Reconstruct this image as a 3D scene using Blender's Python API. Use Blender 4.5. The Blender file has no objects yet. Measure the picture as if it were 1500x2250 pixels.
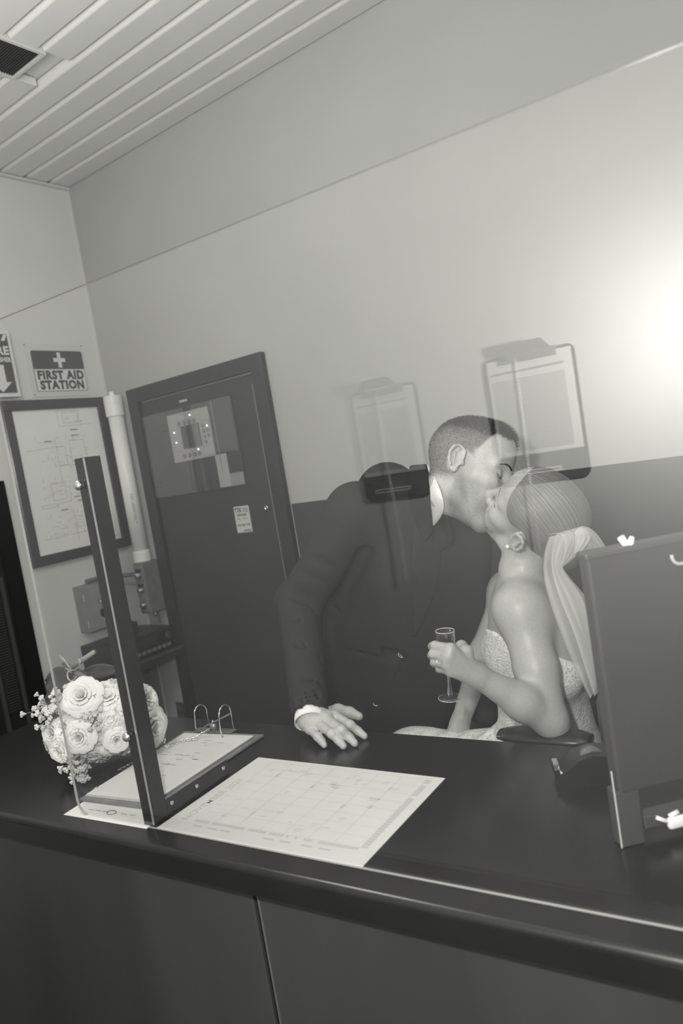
import bpy, bmesh, math, random
import numpy as np
from mathutils import Vector, Matrix, Quaternion

random.seed(7)
rng = np.random.default_rng(7)
scene = bpy.context.scene
COL = scene.collection

# ------------------------------------------------------------------ camera
CZ = 1.515                       # camera height
FPX = 1622.566                   # focal length in pixels of the 1500 x 2250 frame
RC = np.array([[0.80170753, 0.08745900, 0.59128331],
               [0.57498774, 0.15735465, -0.80288767],
               [-0.16326093, 0.98366175, 0.07586455]])
cam_d = bpy.data.cameras.new('camera')
cam_d.sensor_fit = 'VERTICAL'
cam_d.sensor_height = 36.0
cam_d.sensor_width = 24.0
cam_d.lens = FPX * 36.0 / 2250.0
cam_d.clip_start = 0.02
cam_d.dof.use_dof = True
cam_d.dof.focus_distance = 1.62
cam_d.dof.aperture_fstop = 4.0
cam = bpy.data.objects.new('camera', cam_d)
COL.objects.link(cam)
cam.matrix_world = Matrix([[*RC[0], 0.0], [*RC[1], 0.0], [*RC[2], CZ], [0, 0, 0, 1]])
scene.camera = cam

# ------------------------------------------------------------------ world, lights, exposure
world = bpy.data.worlds.new('world')
scene.world = world
world.use_nodes = True
world.node_tree.nodes['Background'].inputs[0].default_value = (1.0, 1.0, 0.94, 1)
world.node_tree.nodes['Background'].inputs[1].default_value = 0.05

TINT = (1.0, 0.995, 0.925)
FLASH = Vector((-0.165, 0.062, CZ + 0.15))      # photographer's flash, held beside the camera close to the wall
fl = bpy.data.lights.new('camera_flash', 'POINT')
fl.energy = 56
fl.shadow_soft_size = 0.03
fl.color = TINT
flo = bpy.data.objects.new('camera_flash', fl)
flo.location = FLASH
COL.objects.link(flo)
cl = bpy.data.lights.new('added_fill_light', 'POINT')       # added unseen fill lamp above the frame, lifts ceiling and left wall
cl.energy = 22
cl.shadow_soft_size = 0.16
cl.color = TINT
clo = bpy.data.objects.new('added_fill_light', cl)
clo.location = (-1.45, 0.66, 2.40)
COL.objects.link(clo)

vs = scene.view_settings
vs.view_transform = 'Standard'
vs.look = 'None'
vs.exposure = 0.0
vs.gamma = 1.0
vs.use_curve_mapping = False

# ------------------------------------------------------------------ helpers
def ray(px, py):
    v = np.array([(px - 750.0) / FPX, -(py - 1125.0) / FPX, -1.0])
    w = RC @ v
    return w / np.linalg.norm(w)

O = np.array([0.0, 0.0, CZ])

def onplane(px, py, ax, val):
    r = ray(px, py)
    return O + r * ((val - O[ax]) / r[ax])

def PY(px, py, y):
    return onplane(px, py, 1, y)

def V(a):
    return Vector((float(a[0]), float(a[1]), float(a[2])))

class MB:
    """collects geometry for one mesh"""
    def __init__(s):
        s.v = []
        s.f = []
    def add(s, vs, fs, M=None):
        o = len(s.v)
        if M is not None:
            vs = [tuple(M @ Vector(v)) for v in vs]
        s.v += [tuple(float(c) for c in v) for v in vs]
        s.f += [tuple(i + o for i in f) for f in fs]
        return s
    def box(s, x0, x1, y0, y1, z0, z1, M=None, bev=0.0):
        if bev <= 0:
            vs = [(x, y, z) for z in (z0, z1) for y in (y0, y1) for x in (x0, x1)]
            fs = [(0, 2, 3, 1), (4, 5, 7, 6), (0, 1, 5, 4), (2, 6, 7, 3), (0, 4, 6, 2), (1, 3, 7, 5)]
            return s.add(vs, fs, M)
        bm = bmesh.new()
        bmesh.ops.create_cube(bm, size=1.0)
        for v in bm.verts:
            v.co = Vector(((x0 + x1) / 2 + v.co.x * (x1 - x0), (y0 + y1) / 2 + v.co.y * (y1 - y0), (z0 + z1) / 2 + v.co.z * (z1 - z0)))
        bmesh.ops.bevel(bm, geom=bm.edges[:], offset=bev, segments=2, affect='EDGES', profile=0.5)
        bm.verts.index_update()
        s.add([tuple(v.co) for v in bm.verts], [tuple(v.index for v in f.verts) for f in bm.faces], M)
        bm.free()
        return s
    def tube(s, pts, r, n=8, caps=True, closed=False):
        pts = [Vector(p) for p in pts]
        m = len(pts)
        rs = r if hasattr(r, '__len__') else [r] * m
        rings = []
        prev = None
        for i, p in enumerate(pts):
            a = pts[i - 1] if (i > 0 or closed) else p
            b = pts[(i + 1) % m] if (i < m - 1 or closed) else p
            t = (b - a).normalized()
            if prev is None:
                u = t.orthogonal().normalized()
            else:
                u = (prev - t * prev.dot(t))
                u = u.normalized() if u.length > 1e-9 else t.orthogonal().normalized()
            prev = u
            w = t.cross(u)
            rings.append([tuple(p + (u * math.cos(2 * math.pi * k / n) + w * math.sin(2 * math.pi * k / n)) * rs[i]) for k in range(n)])
        vs = [v for rg in rings for v in rg]
        fs = []
        last = m if closed else m - 1
        for i in range(last):
            j = (i + 1) % m
            for k in range(n):
                l = (k + 1) % n
                fs.append((i * n + k, i * n + l, j * n + l, j * n + k))
        if caps and not closed:
            fs.append(tuple(reversed(range(n))))
            fs.append(tuple((m - 1) * n + k for k in range(n)))
        return s.add(vs, fs)
    def lathe(s, prof, n=24, M=None, caps=True):
        vs = []
        for r, z in prof:
            for k in range(n):
                a = 2 * math.pi * k / n
                vs.append((r * math.cos(a), r * math.sin(a), z))
        fs = []
        for i in range(len(prof) - 1):
            for k in range(n):
                l = (k + 1) % n
                fs.append((i * n + k, i * n + l, (i + 1) * n + l, (i + 1) * n + k))
        if caps:
            fs.append(tuple(reversed(range(n))))
            fs.append(tuple((len(prof) - 1) * n + k for k in range(n)))
        return s.add(vs, fs, M)
    def prism(s, poly, d0, d1, M=None):
        """polygon in local xy extruded from z=d0 to d1"""
        n = len(poly)
        vs = [(x, y, d0) for x, y in poly] + [(x, y, d1) for x, y in poly]
        fs = [tuple(reversed(range(n))), tuple(range(n, 2 * n))]
        fs += [(i, (i + 1) % n, n + (i + 1) % n, n + i) for i in range(n)]
        return s.add(vs, fs, M)
    def quad(s, a, b, c, d, M=None):
        return s.add([a, b, c, d], [(0, 1, 2, 3)], M)
    def sphere(s, c, r, seg=10, rings=6, M=None, sc=(1, 1, 1)):
        vs = [(c[0], c[1], c[2] + r * sc[2])]
        for i in range(1, rings):
            t = math.pi * i / rings
            for k in range(seg):
                a = 2 * math.pi * k / seg
                vs.append((c[0] + r * sc[0] * math.sin(t) * math.cos(a), c[1] + r * sc[1] * math.sin(t) * math.sin(a), c[2] + r * sc[2] * math.cos(t)))
        vs.append((c[0], c[1], c[2] - r * sc[2]))
        fs = [(0, 1 + k, 1 + (k + 1) % seg) for k in range(seg)]
        for i in range(rings - 2):
            for k in range(seg):
                l = (k + 1) % seg
                fs.append((1 + i * seg + k, 1 + (i + 1) * seg + k, 1 + (i + 1) * seg + l, 1 + i * seg + l))
        e = len(vs) - 1
        b = 1 + (rings - 2) * seg
        fs += [(e, b + (k + 1) % seg, b + k) for k in range(seg)]
        return s.add(vs, fs, M)
    def build(s, name, mat, parent=None, smooth=False, sub=0):
        me = bpy.data.meshes.new(name)
        me.from_pydata(s.v, [], s.f)
        me.update()
        if smooth:
            me.polygons.foreach_set('use_smooth', [True] * len(me.polygons))
        return obj(name, me, mat, parent, sub)

def obj(name, me, mat, parent=None, sub=0):
    o = bpy.data.objects.new(name, me)
    COL.objects.link(o)
    if mat is not None and len(me.materials) == 0:
        me.materials.append(mat)
    if parent is not None:
        o.parent = parent
    if sub:
        m = o.modifiers.new('sub', 'SUBSURF')
        m.levels = sub
        m.render_levels = sub
    return o

def smooth_by_angle(o, ang=40):
    me = o.data
    bm = bmesh.new()
    bm.from_mesh(me)
    a = math.radians(ang)
    for f in bm.faces:
        f.smooth = True
    for e in bm.edges:
        if len(e.link_faces) == 2 and e.calc_face_angle(0) > a:
            e.smooth = False
    bm.to_mesh(me)
    bm.free()
    return o

def tag(o, label=None, cat=None, group=None, kind=None):
    if label: o['label'] = label
    if cat: o['category'] = cat
    if group: o['group'] = group
    if kind: o['kind'] = kind
    return o

def thing(name, label, cat, loc=(0, 0, 0), group=None):
    o = bpy.data.objects.new(name, None)
    o.empty_display_size = 0.05
    COL.objects.link(o)
    return tag(o, label, cat, group)

def stuff(o):
    o['kind'] = 'stuff'
    return o

def child(o, parent):
    o.parent = parent
    return o

# ---- materials
MATS = {}
def mat(name, g, rough=0.6, spec=0.5, var=0.0, vscale=6.0, bump=0.0, bscale=60.0, metal=0.0, stretch=None, coat=0.0):
    """grey procedural material, g = linear reflectance"""
    if name in MATS:
        return MATS[name]
    m = bpy.data.materials.new(name)
    m.use_nodes = True
    nt = m.node_tree
    b = nt.nodes['Principled BSDF']
    b.inputs['Base Color'].default_value = (g, g, g, 1)
    b.inputs['Roughness'].default_value = rough
    b.inputs['Specular IOR Level'].default_value = spec
    b.inputs['Metallic'].default_value = metal
    b.inputs['Coat Weight'].default_value = coat
    if var > 0 or bump > 0:
        tc = nt.nodes.new('ShaderNodeTexCoord')
        src = tc.outputs['Object']
        if stretch:
            mp = nt.nodes.new('ShaderNodeMapping')
            mp.inputs['Scale'].default_value = stretch
            nt.links.new(src, mp.inputs['Vector'])
            src = mp.outputs['Vector']
    if var > 0:
        n = nt.nodes.new('ShaderNodeTexNoise')
        n.inputs['Scale'].default_value = vscale
        n.inputs['Detail'].default_value = 6
        nt.links.new(src, n.inputs['Vector'])
        r = nt.nodes.new('ShaderNodeMapRange')
        r.inputs['From Min'].default_value = 0.3
        r.inputs['From Max'].default_value = 0.7
        r.inputs['To Min'].default_value = g * (1 - var)
        r.inputs['To Max'].default_value = g * (1 + var)
        nt.links.new(n.outputs['Fac'], r.inputs['Value'])
        nt.links.new(r.outputs['Result'], b.inputs['Base Color'])
    if bump > 0:
        n2 = nt.nodes.new('ShaderNodeTexNoise')
        n2.inputs['Scale'].default_value = bscale
        n2.inputs['Detail'].default_value = 4
        nt.links.new(src, n2.inputs['Vector'])
        bp = nt.nodes.new('ShaderNodeBump')
        bp.inputs['Strength'].default_value = bump
        bp.inputs['Distance'].default_value = 0.004
        nt.links.new(n2.outputs['Fac'], bp.inputs['Height'])
        nt.links.new(bp.outputs['Normal'], b.inputs['Normal'])
    MATS[name] = m
    return m

def glass_mat(name, ior=1.5, tint=1.0, rough=0.0):
    if name in MATS:
        return MATS[name]
    m = bpy.data.materials.new(name)
    m.use_nodes = True
    nt = m.node_tree
    nt.nodes.clear()
    out = nt.nodes.new('ShaderNodeOutputMaterial')
    mix = nt.nodes.new('ShaderNodeMixShader')
    fr = nt.nodes.new('ShaderNodeFresnel')
    # thin sheet: the same reflectance from either side of the surface
    ge = nt.nodes.new('ShaderNodeNewGeometry')
    mr = nt.nodes.new('ShaderNodeMapRange')
    mr.inputs['To Min'].default_value = ior
    mr.inputs['To Max'].default_value = 1.0 / ior
    nt.links.new(ge.outputs['Backfacing'], mr.inputs['Value'])
    nt.links.new(mr.outputs['Result'], fr.inputs['IOR'])
    tr = nt.nodes.new('ShaderNodeBsdfTransparent')
    tr.inputs['Color'].default_value = (tint, tint, tint, 1)
    gl = nt.nodes.new('ShaderNodeBsdfGlossy')
    gl.inputs['Roughness'].default_value = rough
    gl.inputs['Color'].default_value = (1, 1, 1, 1)
    nt.links.new(fr.outputs[0], mix.inputs[0])
    nt.links.new(tr.outputs[0], mix.inputs[1])
    nt.links.new(gl.outputs[0], mix.inputs[2])
    nt.links.new(mix.outputs[0], out.inputs['Surface'])
    MATS[name] = m
    return m

def text(name, s, size, m, parent, M, align='CENTER', bold=0.0, sx=1.0):
    cu = bpy.data.curves.new(name, 'FONT')
    cu.body = s
    cu.size = size
    cu.align_x = align
    cu.align_y = 'CENTER'
    cu.offset = bold
    cu.extrude = 0.0002
    cu.resolution_u = 3
    cu.space_character = 1.0 + min(.12, bold * 45)
    t = bpy.data.objects.new(name + '_tmp', cu)
    COL.objects.link(t)
    dg = bpy.context.evaluated_depsgraph_get()
    dg.update()
    me = bpy.data.meshes.new_from_object(t.evaluated_get(dg))
    bpy.data.objects.remove(t)
    bpy.data.curves.remove(cu)
    me.transform(M @ Matrix.Diagonal((sx, 1, 1, 1)))
    me.name = name
    me.materials.clear()
    return obj(name, me, m, parent)

def frame(o, x, y, z):
    """4x4 from origin and three axes"""
    return Matrix(((x[0], y[0], z[0], o[0]), (x[1], y[1], z[1], o[1]), (x[2], y[2], z[2], o[2]), (0, 0, 0, 1)))

wall_m = mat('painted_wall', 0.46, 0.55, 0.3, 0.03, 2.0, 0.05, 90)
ceil_m = mat('ceiling_paint', 0.74, 0.45, 0.4, 0.03, 3.0)
black_m = mat('black_metal', 0.012, 0.35, 0.5, 0.2, 30)
chrome_m = mat('chrome', 0.75, 0.18, 0.5, metal=1.0)
paper_m = mat('white_paper', 0.66, 0.7, 0.2, 0.02, 12)
ink_m = mat('grey_ink', 0.30, 0.8, 0.1)
inkl_m = mat('light_ink', 0.55, 0.8, 0.1)
inkd_m = mat('dark_ink', 0.05, 0.7, 0.2)
white_m = mat('white_plastic', 0.72, 0.35, 0.5)
# ------------------------------------------------------------------ room shell
XL, YB, YR, XR = -2.84, 2.20, -0.285, 1.6
ZC = CZ + 0.63 * YB
WAIN = CZ - 0.0705 * YB

def struct(o):
    o['kind'] = 'structure'
    return o

floor_m = mat('floor_vinyl', 0.12, 0.4, 0.4, 0.15, 8)
struct(MB().box(XL - .1, XR + .1, YR - .1, YB + .1, -0.06, 0).build('floor', floor_m))
wain_m = mat('wainscot_paint', 0.055, 0.55, 0.35, 0.08, 3.0, 0.03, 80)
wb = struct(MB().box(XL - .1, XR + .1, YB, YB + .1, 0, ZC + .1).build('wall_back', wall_m))
MB().box(-1.848, XR, YB - .006, YB, 0.0, WAIN).build('lower_panel', wain_m, wb)
MB().box(-1.848, XR, YB - .02, YB, CZ - .700, CZ - .672, bev=.003).build('rail', wain_m, wb)
wl = struct(MB().box(XL - .1, XL, YR - .1, YB, 0, ZC + .1).build('wall_left', mat('left_wall_paint', 0.70, 0.55, 0.3, 0.03, 2.0, 0.05, 90)))
struct(MB().box(XL - .1, XR + .1, YR - .1, YR, 0, ZC + .1).build('wall_rear', mat('rear_wall_paint', 0.60, 0.6, 0.2, 0.03, 2.0)))
struct(MB().box(XR, XR + .1, YR - .1, YB, 0, ZC + .1).build('wall_right', wall_m))
lowl = mat('lower_wall_paint', 0.24, 0.6, 0.3, 0.05, 4)
MB().box(XL, XL + .004, 1.62, YB, 0.0, CZ - .745).build('lower_panel', lowl, wl)

# ceiling: backing with long narrow slats
ce = struct(MB().box(XL - .1, XR + .1, YR - .1, YB + .1, ZC + .030, ZC + .10).build('ceiling', ceil_m))
PITCH = 0.1135
def slat_mesh(w, L):
    # bottom face at z=0, soft rolled edges, rising lips
    prof = [(0, .026), (0, .018), (.003, .012), (.010, .002), (.014, 0), (w - .004, 0), (w - .001, .0014), (w, .005), (w, .026)]
    mb = MB()
    vs, fs = [], []
    for x in (0, L):
        for y, z in prof:
            vs.append((x, y, z))
    n = len(prof)
    for i in range(n - 1):
        fs.append((i, i + 1, n + i + 1, n + i))
    fs.append(tuple(range(n)))
    fs.append(tuple(reversed(range(n, 2 * n))))
    mb.add(vs, fs)
    me = bpy.data.meshes.new('ceiling_slat')
    me.from_pydata(mb.v, [], mb.f)
    me.update()
    me.materials.append(ceil_m)
    return me
W_S = 0.102
sm = slat_mesh(W_S, XR - XL - .012)
y = YB - .003 - W_S
VX0, VX1, VY0, VY1 = -2.150, -1.985, 1.10, 1.535
smA = slat_mesh(W_S, VX0 - .012 - (XL + .012))
smB = slat_mesh(W_S, XR - (VX1 + .012))
while y > YR:
    if y + W_S > VY0 - .012 and y < VY1 + .012:
        # slat is cut around the ceiling grille
        o = obj('ceiling_slat', smA, None, ce); o.location = (XL + .012, y, ZC)
        o = obj('ceiling_slat', smB, None, ce); o.location = (VX1 + .012, y, ZC)
    else:
        o = obj('ceiling_slat', sm, None, ce); o.location = (XL + .012, y, ZC)
    y -= PITCH
trim_m = mat('trim_white', 0.66, 0.4, 0.4)
struct(MB().box(XL, XL + .022, YR, YB, ZC - .012, ZC - .002, bev=.002).build('trim_1', trim_m))
# corner bead between the left and the back wall
struct(MB().box(XL, XL + .008, YB - .008, YB, 0, ZC - .012).build('trim_2', trim_m))

# ceiling grille
gr = thing('ceiling_grille', 'dark louvred grille in a white frame set between ceiling slats', 'vent')
b = MB()
b.box(VX0 - .010, VX0, VY0 - .01, VY1 + .01, ZC - .008, ZC + .03)
b.box(VX1, VX1 + .010, VY0 - .01, VY1 + .01, ZC - .008, ZC + .03)
b.box(VX0, VX1, VY1, VY1 + .010, ZC - .008, ZC + .03)
b.box(VX0, VX1, VY0 - .010, VY0, ZC - .008, ZC + .03)
b.build('frame', trim_m, gr)
dk = mat('grille_dark', 0.035, 0.5, 0.4)
MB().box(VX0, VX1, VY0, VY1, ZC + .012, ZC + .028).build('backing', dk, gr)
gl_me = MB().box(VX0, VX1, 0, .0022, 0, .010).build('louvre', mat('louvre_dark', 0.06, 0.45, 0.4), gr)
gl_me.location = (0, VY1 - .006, ZC - .002)
yy = VY1 - .014
while yy > VY0:
    c = gl_me.copy(); COL.objects.link(c); c.parent = gr
    c.location = (0, yy, ZC - .002)
    yy -= .0085

# ------------------------------------------------------------------ cabinet door in the back wall
DX0, DX1, DZ1 = -2.668, -1.856, CZ + .438
door_m = mat('door_paint', 0.050, 0.55, 0.35, 0.10, 5, 0.03, 70)
frame_m = mat('door_frame_paint', 0.032, 0.45, 0.4, 0.1, 6)
fw = 0.062
dr = struct(MB().box(DX0 + fw + .004, DX1 - fw - .004, YB - .012, YB, 0.03, DZ1 - fw - .006, bev=.002).build('door_1', door_m))
b = MB()
b.box(DX0, DX0 + fw, YB - .030, YB, 0, DZ1, bev=.003)
b.box(DX1 - fw, DX1, YB - .030, YB, 0, DZ1, bev=.003)
b.box(DX0 + fw, DX1 - fw, YB - .030, YB, DZ1 - fw, DZ1, bev=.003)
b.build('door_frame', frame_m, dr)
MB().box(DX1 - fw - .0035, DX1 - fw - .001, YB - .0315, YB - .029, .05, DZ1 - fw - .05).build('seal_strip', mat('seal_strip', 0.25, 0.4), dr)
# window in the door and the alarm panel behind it
WX0, WX1, WZ0, WZ1 = -2.597, -2.055, CZ - .055, CZ + .307
b = MB()
t = .010
b.box(WX0, WX1, YB - .0165, YB - .0125, WZ0, WZ1)
wn = b.build('window_backing', mat('window_backing', 0.075, 0.6, 0.3, 0.06, 4), dr)
g = MB().box(WX0, WX1, YB - .0265, YB - .0245, WZ0, WZ1).build('window_glass', glass_mat('door_glass', 1.5), dr)
# room reflection built as pale patches, with dark rail, in the lower window
MB().box(-2.20, -2.135, YB - .0172, YB - .0165, WZ0 + .004, CZ + .085).build('pale_reflection', mat('reflection_pale', 0.45, 0.6), dr)
MB().box(-2.135, -2.06, YB - .0171, YB - .0165, WZ0 + .004, WZ0 + .055).build('low_reflection', mat('reflection_pale2', 0.32, 0.6), dr)
MB().box(-2.365, -2.36, YB - .0171, YB - .0165, WZ0, CZ + .083).build('edge_line', black_m, dr)
MB().box(-2.173, -2.1705, YB - .0172, YB - .0165, CZ + .01, WZ1).build('steel_rod', mat('rod', 0.35, 0.4), dr)
FZ = Vector((0, -1, 0))
def wallM(x, z, yoff):
    """local x along +X, local y up, local z out of the back wall"""
    return frame((x, YB - yoff, z), (1, 0, 0), (0, 0, 1), (0, -1, 0))
# alarm panel
PX0, PX1, PZ0, PZ1 = -2.441, -2.191, CZ + .082, CZ + .287
ap = MB().box(PX0, PX1, YB - .0220, YB - .0170, PZ0, PZ1, bev=.001).build('alarm_panel', mat('panel_grey', 0.40, 0.5, 0.4, 0.05, 20), dr)
MB().box(PX0 + .072, PX1 - .065, YB - .0226, YB - .0218, PZ0 + .050, PZ0 + .148).build('screen', mat('panel_screen', 0.075, 0.25, 0.5), ap)
MB().box(PX0 + .142, PX1 - .070, YB - .0229, YB - .0226, PZ0 + .050, PZ0 + .146).build('screen', mat('panel_screen2', 0.2, 0.3, 0.5), ap)
b = MB()
for x0, x1, z0, z1 in ((.065, .17, .172, .198), (.196, .245, .050, .150), (.018, .060, .045, .150)):
    for a0, a1, c0, c1 in ((x0, x1, z0, z0 + .001), (x0, x1, z1 - .001, z1), (x0, x0 + .001, z0, z1), (x1 - .001, x1, z0, z1)):
        b.box(PX0 + a0, PX0 + a1, YB - .0223, YB - .0219, PZ0 + c0, PZ0 + c1)
stuff(b.build('panel_line', mat('panel_line', 0.2, 0.6), ap))
bt = mat('button_grey', 0.10, 0.4)
btl = mat('button_light', 0.35, 0.4)
def button(x, z, r=.0085):
    MB().lathe([(r, 0), (r, .0016), (r * .85, .0022)], 14, wallM(x, z, .0219)).build('button', bt, ap, True)
    MB().lathe([(r * .55, 0), (r * .5, .0028)], 10, wallM(x, z, .0219)).build('button_cap', btl, ap)
for k in range(4):
    button(PX0 + .068 + k * .031, PZ0 + .160, .0095)
    button(PX0 + .068 + k * .031, PZ0 + .022, .0095)
for k, (dx, dz) in enumerate(((.208, .132), (.208, .108), (.208, .086), (.231, .110), (.231, .088), (.210, .064))):
    button(PX0 + dx, PZ0 + dz, .0075)
led = bpy.data.materials.new('led_light')
led.use_nodes = True
led.node_tree.nodes['Principled BSDF'].inputs['Emission Color'].default_value = (1, 1, .95, 1)
led.node_tree.nodes['Principled BSDF'].inputs['Emission Strength'].default_value = 3.0
for x, z in ((.143, .187), (.232, .128), (.030, .128), (.033, .085), (.158, .040)):
    MB().sphere((0, 0, .001), .0030, 8, 4, wallM(PX0 + x, PZ0 + z, .0219)).build('led', led, ap)
# badge, inspection sticker, lock
bd = MB().box(-2.362, -2.300, YB - .0140, YB - .0118, CZ + .322, CZ + .344).build('badge', mat('badge_black', 0.02, 0.4), dr)
text('lettering', 'SIEMENS', .0135, mat('badge_white', 0.7, 0.5), bd, wallM(-2.331, CZ + .333, .0143), bold=.0004)
st = MB().box(-2.152, -2.068, YB - .0135, YB - .0118, CZ - .247, CZ - .138).build('sticker', mat('sticker_paper', 0.62, 0.6), dr)
text('lettering', 'TTK', .026, inkd_m, st, wallM(-2.129, CZ - .155, .0138), bold=.0008, sx=.8)
b = MB()
def dashline(b, x0, x1, z, h, yo, seg=(.003, .010), gap=.0015):
    x = x0
    while x < x1 - .002:
        w = random.uniform(*seg)
        b.box(x, min(x + w, x1), YB - yo - .0003, YB - yo, z - h / 2, z + h / 2)
        x += w + gap
for k in range(3):
    dashline(b, -2.104, -2.074, CZ - .149 - k * .0065, .0028, .0135)
dashline(b, -2.140, -2.080, CZ - .172, .0035, .0135)
dashline(b, -2.135, -2.085, CZ - .177, .003, .0135)
dashline(b, -2.140, -2.125, CZ - .190, .003, .0135)
dashline(b, -2.108, -2.082, CZ - .190, .003, .0135)
dashline(b, -2.112, -2.074, CZ - .237, .003, .0135)
dashline(b, -2.118, -2.072, CZ - .242, .003, .0135)
stuff(b.build('print_line', inkd_m, st))
text('handwriting', 'Tues Aug 12, 08', .0125, inkd_m, st, wallM(-2.110, CZ - .215, .0138), bold=.0002, sx=.85)
lk = MB().lathe([(.0105, 0), (.0105, .004), (.008, .006), (.0045, .006), (.0040, .0035), (.0001, .0035)], 20, wallM(-1.972, CZ - .158, .012)).build('lock', chrome_m, dr, True)
MB().box(-.0008, .0008, -.003, .003, .0036, .0045, wallM(-1.972, CZ - .158, .012)).build('keyhole', black_m, lk)

# power outlet low on the back wall
ol = thing('wall_outlet', 'small dark power outlet low on the back wall beside the cabinet door', 'outlet')
p = PY(392, 1562, YB)
MB().box(p[0] - .0, p[0] + .055, YB - .010, YB - .0005, p[2] - .045, p[2] + .045, bev=.003).build('plate', mat('outlet_plate', 0.06, 0.4), ol)
MB().box(p[0] + .012, p[0] + .043, YB - .013, YB - .010, p[2] + .010, p[2] + .030).build('socket', mat('outlet_socket', 0.12, 0.4), ol)
MB().box(p[0] + .012, p[0] + .043, YB - .013, YB - .010, p[2] - .032, p[2] - .012).build('socket', MATS['outlet_socket'], ol)
# ------------------------------------------------------------------ left wall fittings
def LM(y, z, off):
    """local x along +Y (to the right as seen), local y up, local z out of the left wall"""
    return frame((XL + off, y, z), (0, 1, 0), (0, 0, 1), (1, 0, 0))

sign_w = mat('sign_white', 0.74, 0.4, 0.4)
sign_d = mat('sign_dark', 0.06, 0.4, 0.4)
# first aid sign
fa = thing('first_aid_sign', 'white FIRST AID STATION sign with dark band and cross above framed plan', 'sign')
Y0, Y1, Z0, Z1 = 1.828, 2.116, CZ + .451, CZ + .677
MB().box(0, Y1 - Y0, 0, Z1 - Z0, 0, .003, LM(Y0, Z0, .001)).build('board', mat('sign_board', 0.66, 0.4, 0.4), fa)
def rrect(x0, x1, y0, y1, r, n=5):
    pts = []
    for cx, cy, a0 in ((x1 - r, y1 - r, 0), (x0 + r, y1 - r, 90), (x0 + r, y0 + r, 180), (x1 - r, y0 + r, 270)):
        for k in range(n + 1):
            a = math.radians(a0 + 90 * k / n)
            pts.append((cx + r * math.cos(a), cy + r * math.sin(a)))
    return pts
sw, sh = Y1 - Y0, Z1 - Z0
MB().prism(rrect(.024, sw - .012, .022, sh - .028, .010), .003, .0036, LM(Y0, Z0, .001)).build('border', sign_d, fa)
MB().prism(rrect(.0265, sw - .0145, .0245, sh - .0305, .008), .0036, .0040, LM(Y0, Z0, .001)).build('field', sign_w, fa)
MB().box(.0265, sw - .0145, sh - .108, sh - .0305, .0040, .0044, LM(Y0, Z0, .001)).build('band', sign_d, fa)
cx, cy = sw / 2 + .012, sh - .068
b = MB()
b.box(cx - .029, cx + .029, cy - .0085, cy + .0085, .0044, .0048, LM(Y0, Z0, .001))
b.box(cx - .0085, cx + .0085, cy + .0085, cy + .033, .0044, .0048, LM(Y0, Z0, .001))
b.box(cx - .0085, cx + .0085, cy - .033, cy - .0085, .0044, .0048, LM(Y0, Z0, .001))
b.build('cross', sign_w, fa)
text('lettering', 'FIRST AID', .050, inkd_m, fa, LM(Y0 + cx - .005, Z0 + sh - .135, .0054), bold=.0027, sx=.95)
text('lettering', 'STATION', .050, inkd_m, fa, LM(Y0 + cx - .005, Z0 + sh - .178, .0054), bold=.0027, sx=.95)
for yy, zz in ((.004, sh - .004), (sw - .006, sh - .004), (.01, .01)):
    MB().sphere((yy, zz, .003), .0028, 8, 4, LM(Y0, Z0, .001)).build('pin', inkd_m, fa)

# extinguisher sign, a folded box sign standing off the wall
ex = thing('extinguisher_sign', 'raised white and dark FIRE EXTINGUISHER arrow sign at the left edge', 'sign')
EY1, EZ0, EZ1 = 1.752, CZ + .450, CZ + .722
EY0 = EY1 - .20
MB().box(EY0 - EY0, EY1 - EY0, 0, EZ1 - EZ0, .001, .040, LM(EY0, EZ0, 0), bev=.002).build('body', sign_w, ex)
w, h = EY1 - EY0, EZ1 - EZ0
MB().box(.010, w - .014, .016, h - .018, .040, .0405, LM(EY0, EZ0, 0)).build('field', sign_d, ex)
E_M = LM(EY0, EZ0, .0412)
b = MB()
for k in range(5):
    x = .012 + k * .036
    b.add([(x, h - .045, 0), (x + .016, h - .045, 0), (x + .030 if x + .030 < w - .014 else w - .014, h - .020, 0), (x + .014, h - .020, 0)], [(0, 1, 2, 3)], E_M)
b.build('stripe', sign_w, ex)
text('lettering', 'FIRE', .046, sign_w, ex, LM(EY0 + w - .019, EZ0 + h - .086, .0412), align='RIGHT', bold=.002)
text('lettering', 'EXTINGUISHER', .026, sign_w, ex, LM(EY0 + w - .017, EZ0 + h - .122, .0412), align='RIGHT', bold=.001, sx=.78)
b = MB()
ax = w - .075
b.add([(ax - .022, h - .142, 0), (ax + .022, h - .142, 0), (ax + .022, .060, 0), (ax - .022, .060, 0)], [(0, 3, 2, 1)], E_M)
b.add([(ax - .045, .060, 0), (ax + .045, .060, 0), (ax, .020, 0)], [(0, 2, 1)], E_M)
b.build('arrow', sign_w, ex)

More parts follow.
